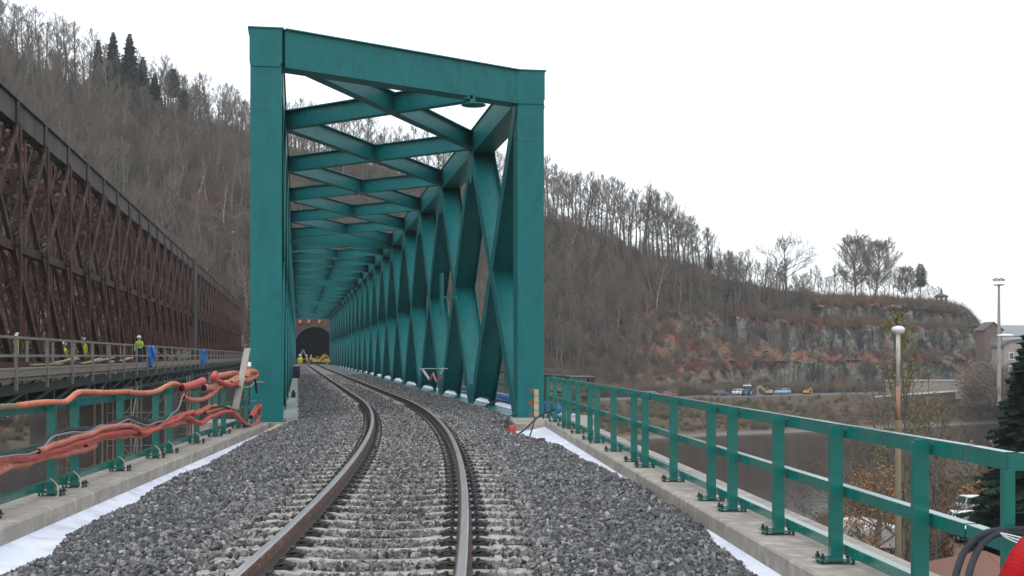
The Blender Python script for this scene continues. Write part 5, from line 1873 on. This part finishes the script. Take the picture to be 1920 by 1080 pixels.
hose('conduit', [(70, 846), (110, 832), (163, 815), (190, 805), (212, 800), (246, 799), (262, 806)], .05, 'pinkc', 'pale conduit crossing over the bright red one by the second post pair', .20, .02)
hose('conduit', [(160, 832), (200, 818), (232, 801), (262, 803), (301, 795), (334, 780), (367, 774), (392, 765), (404, 760)], .052, 'orange', 'orange conduit twisted through the middle of the bundle', .13, .05)
hose('conduit', [(262, 812), (300, 800), (326, 790), (345, 776), (372, 774), (391, 766)], .05, 'redc', 'second red conduit in the twisted middle of the bundle', .19, .05)
hose('conduit', [(384, 774), (410, 766), (428, 763), (438, 770), (450, 784), (462, 797), (474, 800)], .045, 'orange', 'orange conduit running down beside the black cable to the kerb', .14)
hose('conduit', [(470, 782), (476, 774), (482, 764), (488, 762)], .085, 'redc', 'thick red stub standing at the foot of the column', .2)
for i, (dy, of) in enumerate(((0, .17), (4, .2), (-3, .14))):
    hose('cable', [(-20, 858 + dy), (0, 855 + dy), (61, 845 + dy), (84, 832 + dy), (102, 815 + dy), (130, 808 + dy), (163, 806 + dy), (190, 799), (212, 794 + dy), (228, 788 + dy), (243, 783 + dy), (260, 789 + dy), (277, 793 + dy), (296, 791), (310, 785 + dy), (323, 776), (334, 762 + dy), (342, 745), (346, 738)], .013 if i else .017,
         'cable' if i != 1 else 'cableg', ('thick black cable waving along the conduits', 'grey cable waving along the conduits', 'thin black cable along the conduits')[i], of, .015, cat='cable')
hose('cable', [(384, 768), (398, 764), (420, 762), (434, 770), (448, 786), (462, 800)], .02, 'cable', 'black cable dropping to the kerb beside the column', .17, cat='cable')
hose('cable', [(444, 722), (456, 726), (470, 724), (480, 716), (500, 719), (520, 729)], .012, 'timber', 'loose beige cord swinging across to the column', .2, cat='cord')
hose('cable', [(478, 712), (480, 724), (481, 736)], .03, 'cable', 'black hose end hanging from the orange loop', .22, cat='cable')
hose('cable', [(442, 718), (452, 726), (462, 742), (468, 752), (480, 752), (486, 764)], .011, 'cableg', 'thin grey wire tangled at the foot of the column', .24, cat='wire')
# plank leaning on the railing
e = empty('leaning_plank', (0, 0, 0), 0, 'grey weathered plank leaning against the railing beside the column', 'plank')
m = MB(); m.bar(LPt(441, 768, .22), LPt(464, 654, .2), .04, .14, (1, 0, 0)); m.build('board', M['woodpale'], e)
# red and white post by the column
e = empty('warning_stick', (0, 0, 0), 0, 'red and white striped stick behind the plank', 'stick')
pa, pb = LPt(465, 712, -.1), LPt(467, 680, -.1)
for k in range(4):
    m = MB(); m.tube([pa.lerp(pb, k / 4), pa.lerp(pb, (k + 1) / 4)], .055, 8); m.build('stripe', M['redc'] if k % 2 == 0 else M['white'], e)
# beige strings tied at the railing feet
for ci, Yp in enumerate((15.15, 16.1, 18.4, 20.7, 21.75, 24.2)):
    p = Vector((PL(Yp), Yp, KZ))
    m = MB(); m.tube(smoothpath([p + Vector((.18, -.35, .012)), p + Vector((.14, -.16, .03)), p + Vector((.09, -.06, .13)), p + Vector((.0, -.02, .2))], 4), .008, 5)
    tag(m.build('cord', M['timber']), ORD[ci] + ' nearest of the beige cord ends tied at left railing feet', 'cord', 'cord ends at the railing feet')

# ================================================================ RIGHT SIDE SMALL THINGS
# black cables and red corrugated hose over the near corner
def rp(x, y, Y): return at(x, y, Y)
m = MB(); m.tube(smoothpath([rp(1785, 1110, 6.6), rp(1793, 1075, 6.7), rp(1808, 1035, 6.8), rp(1835, 1006, 6.9), rp(1868, 995, 7.1), rp(1925, 992, 7.2)], 6), .019, 8)
tag(m.build('cable', M['cable'], smooth=True), 'left one of two black cables arching over the near railing corner', 'cable', 'black cables at the near corner')
m = MB(); m.tube(smoothpath([rp(1810, 1110, 6.5), rp(1815, 1085, 6.6), rp(1826, 1048, 6.75), rp(1845, 1016, 6.9), rp(1875, 1000, 7.1), rp(1925, 1000, 7.2)], 6), .019, 8)
tag(m.build('cable', M['cable'], smooth=True), 'right one of two black cables arching over the near railing corner', 'cable', 'black cables at the near corner')
P = smoothpath([rp(1892, 1120, 6.4), rp(1900, 1085, 6.45), rp(1920, 1045, 6.5), rp(1950, 1015, 6.55), rp(1995, 995, 6.6)], 12)
m = MB(); m.tube(P, [.072 if i % 2 else .056 for i in range(len(P))], 14)
tag(m.build('corrugated_hose', M['redbr']), 'red corrugated hose in the bottom right corner', 'hose')
for k in range(3):
    m = MB(); m.tube(smoothpath([rp(1850 + 8 * k, 996 - k, 7.1), rp(1890, 1002 + 4 * k, 7.05), rp(1930, 1012 + 7 * k, 7)], 4), .004, 5)
    tag(m.build('wire', M['white']), ('upper', 'middle', 'lower')[k] + ' thin white wire trailing over the red corrugated hose', 'wire', 'white wires at the near corner')
# timber with rusty irons at the right column
e = empty('timber_block', at(1003, 783, 34.6), BANG * 0, 'upright stack of beige blocks with rusty irons by the right column', 'block stack')
for k in range(4):
    m = MB(); m.box(-.02, .10, -.08, .08, .02 + .19 * k, .19 + .19 * k); m.build('block', M['timber'], e)
for k, z in enumerate((.0, .26, .36, .66)):
    m = MB(); m.box(-.16 + .03 * (k % 2), -.025, -.07, .07, z + .02, z + .12); m.build('iron', M['foam'], e)
# red cone-like sleeve, blue cover and cables in the fleece pit
e = empty('red_sleeve', at(960, 818, 30.5), 0, 'red upright sleeve at the end of the ballast by the right column', 'sleeve')
m = MB(); m.lathe([(.13, -.15), (.12, .0), (.085, .2), (.08, .26), (0, .26)], (0, 0, 0), 12); m.build('tube', M['redc'], e, True)
m = MB(); m.tube(smoothpath([at(951, 822, 30), at(965, 830, 29), at(985, 838, 28.2), at(1000, 842, 27.6)], 5), [.07, .1, .09, .06] and .075, 10)
tag(m.build('blue_sleeve', M['palepipe'], smooth=True), 'pale blue plastic sleeve lying on the fleece near the right column', 'sleeve')
m = MB(); m.tube(smoothpath([at(950, 821, 30), at(975, 812, 30), at(1000, 790, 31), at(1015, 778, 31.5), at(1040, 768, 31)], 6), .022, 8)
tag(m.build('cable', M['cable']), 'black cable rising from the blue sleeve over the right kerb', 'cable')
m = MB(); m.tube(smoothpath([at(1003, 782, 31.4), at(999, 800, 30), at(991, 825, 28.6)], 6), .018, 8)
tag(m.build('cable', M['cable']), 'thin black cable hanging down to the red stones in the pit', 'cable')
m = MB(); m.tube(smoothpath([at(952, 786, 34), at(955, 800, 32), at(958, 822, 30.6)], 6), .05, 8)
tag(m.build('cable', M['cable']), 'thick black cable end above the red sleeve', 'cable')
m = MB(); m.tube(smoothpath([at(905, 768, 39), at(918, 757, 39), at(935, 752, 39.4)], 6), .03, 8)
tag(m.build('cable', M['cable']), 'black cable loop at the foot of the second diagonal', 'cable')
random.seed(77); pts = []
for k in range(70):
    p = at(U(990, 1022), 833, 28.2); pts.append((p.x, U(27.6, 28.9), -.47 + U(0, .06), U(0, 6), U(0, 6), U(0, 6), U(.05, .09), 0))
me = stone_mesh(20); me.materials.clear(); me.materials.append(mat('red_stone', (.16, .03, .04), .8, (.08, .02, .03), 9))
scatter('red_stones', pts, hide_collection('red_stone_source', [me]), 'heap of dark red stones in the pit')
# red and white tape between the diagonals
Yt = 47.5
pp = [at(792, 692, 50), at(806, 712, 50), at(812, 700, 50), at(818, 716, 49.5), at(826, 702, 49.5), at(832, 690, 49)]
m = MB(); [m.bar(a, b_, .01, .09, mi=i % 2) for i, (a, b_) in enumerate(zip(pp, pp[1:]))]
tag(m.build('barrier_tape', [M['white'], M['redc']]), 'red and white tape sagging between two diagonals', 'tape')
m = MB(); m.bar(at(786, 691, 50.2), at(840, 691, 48.5), .02, .025); tag(m.build('rope', M['white']), 'white rope stretched across the truss above the tape', 'rope')
# stair tower with beige panels beyond the right column
e = empty('stair_tower', (0, 0, 0), 0, 'dark framed stair tower with beige panels behind the far end of the railing', 'stair tower')
y0 = 44.0
xa, xb = at(1022, 700, y0).x, at(1110, 700, y0).x
for x in (xa, (xa + xb) / 2, xb):
    for yy in (y0, y0 + 2.2):
        m = MB(); m.bar((x, yy, -13.5), (x, yy, .72), .09, .09, (0, 1, 0)); m.build('upright', M['girder'], e)
for z in (.70, .05, -.42, -1.0, -1.9):
    m = MB(); m.box(xa - .1, xb + .12, y0 - .1, y0 + 2.3, z - .05, z + .03); m.build('platform', M['girder'], e)
for k in range(5):
    x = xa + .06 + k * .3
    for z in (.12, -.36):
        if k > 2 and z > 0: continue
        m = MB(); m.box(x, x + .22, y0 + .3, y0 + .34, z, z + (.5 if z > 0 else .36)); m.build('panel', M['beigepanel'], e)
e = empty('site_hut', (0, 0, 0), 0, 'pinkish flat-roofed hut on the far bank right of the column', 'hut')
Yh = 208
p = at(1035, 705, Yh)
m = MB(); m.box(p.x - 2.6, p.x + 1.5, Yh, Yh + 4, -12, CZ - (697 - 667) / FPX * Yh); m.build('wall', M['brick'], e)
m = MB(); m.box(p.x - 2.9, p.x + 1.8, Yh - .3, Yh + 4.3, CZ - (697 - 667) / FPX * Yh, CZ - (694 - 667) / FPX * Yh + .2); m.build('roof', M['rustdk'], e)

# scaffold towers below the old bridge
for i, (X0, s) in enumerate(((-9.0, 62), (-9.0, 78), (-9.4, 98), (-9.4, 122))):
    e = empty('scaffold_tower', BO(s, X0, 0), angO, ('nearest', 'second', 'third', 'farthest')[i] + ' scaffold tower standing under the old bridge', 'scaffold', 'scaffold towers under the old bridge')
    for x in (-2.5, -.8, .9):
        for y in (0, 2.5):
            m = MB(); m.tube([(x, y, -14), (x, y, -.1)], .05, 6); m.build('standard', M['steel'] if (x + y) > 0 else M['polerust'], e)
    k = 0
    for z in range(-12, 0, 2):
        m = MB(); m.tube([(-2.5, 0, z), (.9, 0, z)], .035, 5); m.build('ledger', M['steel'], e)
        m = MB(); m.tube([(-.8, 0, z - 1), (-.8 + (1.7 if k % 2 else -1.7), 0, z + 1)], .03, 5); m.build('brace', M['steel'], e)
        m = MB(); m.tube([(.9, 0, z), (.9, 2.5, z + 1.8)], .03, 5); m.build('brace', M['steel'], e)
        k += 1
# piers of the old bridge
for i, s in enumerate((88, 132, 190)):
    m = MB(); pl = [BO(s - 2, -18, 0), BO(s - 2 + 2, -8.6, 0), BO(s + 4, -8.6, 0), BO(s + 2, -18, 0)]
    slab(m, [(p.x, p.y) for p in pl], -15, -.75)
    tag(m.build('bridge_pier', M['pierdk']), 'dark stone pier under the %s of the old bridge' % ('near half', 'middle', 'far half')[i], 'pier')
for i, s in enumerate((128, )):
    m = MB(); pl = [BO(s - 2, -2.2, 0), BO(s, 8.8, 0), BO(s + 4, 8.8, 0), BO(s + 2, -2.2, 0)]
    slab(m, [(p.x, p.y) for p in pl], -15, -1.3)
    tag(m.build('bridge_pier', M['stonel']), 'pale pier under the middle of the green bridge', 'pier')
# timbers on the old walkway
random.seed(55)
for i in range(9):
    s = 50 + 3.4 * i; p = BO(s, -10.3 + U(-.1, .2), 1.10 + .06 * (i % 3))
    m = MB(); a = U(-.5, .5); m.bar(p, p + Vector((math.sin(a) * 1.2, math.cos(a) * 1.9, U(.0, .22))), .22, .05)
    tag(m.build('loose_board', M['timber']), ORD[i] + ' nearest loose pale board on the old timber walkway', 'board', 'loose boards on the walkway')
random.seed(56)
m = MB()
for k in range(60):
    s = U(96, 118); p = BO(s, -10.1, 1.1 + U(0, .3)); m.bar(p, p + Vector((U(-.3, .3), U(-1.4, 1.4), U(.1, .7))), .04, .05)
tag(m.build('debris_heap', M['wood']), 'heap of sticks and debris against the old walkway railing', None, None, 'stuff')
# blue tarps tied on the walkway railing
for i, (xi, yt, yb, wdt) in enumerate(((281, 648, 690, 20), (379, 655, 688, 13))):
    Y = 22800 / (558 - xi) * 1.0
    e_l = ('larger crumpled blue tarp tied to the walkway railing', 'smaller blue tarp farther along the walkway railing')[i]
    m = MB(); n1, n2 = 9, 9
    for a in range(n1):
        for b_ in range(n2):
            fx, fz = a / (n1 - 1), b_ / (n2 - 1)
            wd = wdt * (1 - .45 * fz ** 1.5) * (1 - .35 * (1 - fz) ** 4)
            x = xi + (fx - .5) * wd + 3 * math.sin(fz * 4) + 2 * (noise.noise(Vector((fx * 3, fz * 3, i))))
            p = at(x, yt + (yb - yt) * fz + 2 * noise.noise(Vector((fx * 4, fz * 2, 5 + i))), Y - .3)
            p.y += .5 * noise.noise(Vector((fx * 5, fz * 3, 9 + i))) - .3 * math.sin(fx * math.pi)
            m.v.append(tuple(p))
    for a in range(n1 - 1):
        for b_ in range(n2 - 1):
            k = a * n2 + b_; m.face([k, k + n2, k + n2 + 1, k + 1])
    o = m.build('blue_tarp', M['blue'], smooth=True)
    md = o.modifiers.new('solid', 'SOLIDIFY'); md.thickness = .03
    tag(o, e_l, 'tarp')

# ================================================================ PEOPLE
def skin_mesh(name, joints, bones, mats):
    me = bpy.data.meshes.new(name + '_src')
    me.from_pydata([j[:3] for j in joints], bones, [])
    o = bpy.data.objects.new(name + '_tmp', me)
    COL.objects.link(o)
    sk = o.modifiers.new('skin', 'SKIN'); sk.use_smooth_shade = True
    lay = me.skin_vertices[0] if len(me.skin_vertices) else None
    if lay is None:
        bm = bmesh.new(); bm.from_mesh(me); bm.verts.layers.skin.verify(); bm.to_mesh(me); bm.free()
        lay = me.skin_vertices[0]
    for i, j in enumerate(joints):
        lay.data[i].radius = (j[3], j[4] if len(j) > 4 else j[3]); lay.data[i].use_root = (i == 0)
    ss = o.modifiers.new('sub', 'SUBSURF'); ss.levels = 1; ss.render_levels = 1
    dg = bpy.context.evaluated_depsgraph_get()
    ev = o.evaluated_get(dg)
    out = bpy.data.meshes.new_from_object(ev)
    out.name = name
    out.materials.clear()
    for m_ in mats: out.materials.append(m_)
    bpy.data.objects.remove(o)
    return out
def worker_mesh(name, legs, top, arms=0.0, bend=0.0):
    J = [(0, 0, .98, .15, .12), (0, bend * .08, 1.2, .15, .11), (0, bend * .2, 1.42, .17, .11), (0, bend * .28, 1.54, .06), (0, bend * .34, 1.66, .10, .11), (0, bend * .36, 1.76, .08),
         (-.10, 0, .92, .10), (-.11, .04, .50, .07), (-.12, 0, .08, .05), (-.12, .14, .04, .045),
         (.10, 0, .92, .10), (.11, -.02, .50, .07), (.12, -.05, .08, .05), (.12, .09, .04, .045),
         (-.21, bend * .2, 1.44, .065), (-.28, bend * .2 + .05 + arms * .1, 1.16, .05), (-.24, bend * .2 + .22 + arms * .2, 1.0 + arms * .25, .04), (-.22, bend * .2 + .3 + arms * .22, .98 + arms * .27, .04),
         (.21, bend * .2, 1.44, .065), (.28, bend * .2 + .02, 1.16, .05), (.27, bend * .2 + .12, .92, .04), (.27, bend * .2 + .17, .84, .04)]
    Bn = [(0, 1), (1, 2), (2, 3), (3, 4), (4, 5), (0, 6), (6, 7), (7, 8), (8, 9), (0, 10), (10, 11), (11, 12), (12, 13), (2, 14), (14, 15), (15, 16), (16, 17), (2, 18), (18, 19), (19, 20), (20, 21)]
    me = skin_mesh(name, J, Bn, [M['skin'], legs, top, M['tyre']])
    for p in me.polygons:
        c = p.center
        if c.z < .12: p.material_index = 3
        elif c.z < .98 and abs(c.x) < .2: p.material_index = 1
        elif c.z < 1.53 and not (c.z < 1.02): p.material_index = 2
        elif c.z < 1.02: p.material_index = 0 if abs(c.x) > .2 else 1
        else: p.material_index = 0
    return me
HV = worker_mesh('worker_body', M['navy'], M['hivis'], .4, .3)
HV2 = worker_mesh('worker_body_upright', M['orangecloth'], M['hivis'], 0, 0)
hm = MB(); hm.lathe([(.15, 0), (.145, .03), (.125, .03), (.12, .09), (.07, .14), (0, .155)], (0, 0, 0), 14)
HEL = hm.mesh('helmet', M['white'], True)
hm = MB(); hm.lathe([(.19, 0), (.192, .05)], (0, 0, 0), 14); BAND = hm.mesh('reflective_band', M['silver'], True)
def worker(loc, rz, mesh, label, bend=0.0):
    e = empty('person', loc, rz, label, 'person')
    link('body', mesh, e)
    link('helmet', HEL, e, (0, bend * .36, 1.72))
    link('reflective_band', BAND, e, (0, bend * .1, 1.16)).scale = (1, .72, 1)
    return e
def walk_at(xi, x0p):
    return 2400 * x0p / (xi - 558)
for xi, x0p, r, me_, lab, bd in ((34, -11.6, .4, HV, 'worker in a hi-vis yellow jacket bending at the left end of the walkway', .3),
                                 (124, -11.9, 2.0, HV, 'half hidden worker in hi-vis yellow behind the walkway posts', .3),
                                 (157, -11.5, 1.2, HV2, 'upright worker in a hi-vis yellow jacket on the old bridge', 0),
                                 (262, -10.2, 3.0, HV, 'worker in hi-vis yellow beside the larger blue tarp', .3)):
    s = walk_at(xi, x0p)
    z = {34: .55, 124: .3, 157: .6, 262: .9}[xi]
    worker(BO(s, x0p, z), r, me_, lab, bd)
s = 132
worker(BO(s, .15 if False else 2400 * 0 + .25, -.25), .3, HV2, 'worker in hi-vis yellow on the ballast beside the left truss')
worker(BO(222, 1.6, -.25), 2.0, HV2, 'worker in hi-vis yellow left of the yellow excavator')
worker(BO(236, -.0 + .7, -.25), 1.0, HV, 'distant bending worker before the tunnel wall', .3)
worker(BO(226, 2.3, -.25), 4.0, HV, 'distant worker close to the excavator body', .3)
e = empty('barrel', BO(96, -.1, -.235), 0, 'dark blue barrel on the left ledge inside the truss', 'barrel')
m = MB(); m.lathe([(0, 0), (.27, 0), (.29, .05), (.28, .3), (.29, .33), (.28, .6), (.29, .63), (.28, .88), (.25, .92), (0, .92)], (0, 0, 0), 14); m.build('drum', M['navy'], e, True)
m = MB(); m.lathe([(0, .921), (.26, .925), (.265, .96), (0, .97)], (0, 0, 0), 14); m.build('lid', M['white'], e, True)
m = MB(); p = B(19.2, .62, -.23); m.box(p.x - .07, p.x + .07, p.y - .1, p.y + .1, -.23, -.02); m.lathe([(.05, -.02), (.05, .06), (0, .06)], (p.x, p.y, 0), 8)
tag(m.build('junction_box', M['cable']), 'small black box on the left ledge inside the truss', 'box')
# offcut lying at the end of the left fleece
m = MB(); m.bar(at(497, 812, 29.2), at(526, 797, 31), .10, .06); tag(m.build('offcut', M['timber']), 'pale timber offcut lying where the left fleece ends', 'timber')

# ================================================================ AIR
hz = MB(); hz.box(-900, 3200, -60, 3400, -18, 190)
hm_ = bpy.data.materials.new('haze_air'); hm_.use_nodes = True
N, L = hm_.node_tree.nodes, hm_.node_tree.links
N.remove(N['Principled BSDF'])
pv = N.new('ShaderNodeVolumePrincipled')
pv.inputs['Color'].default_value = (.86, .9, .97, 1)
pv.inputs['Density'].default_value = .0002
L.new(pv.outputs[0], N['Material Output'].inputs['Volume'])
tag(hz.build('haze', hm_), 'pale damp air over the valley', kind='stuff')
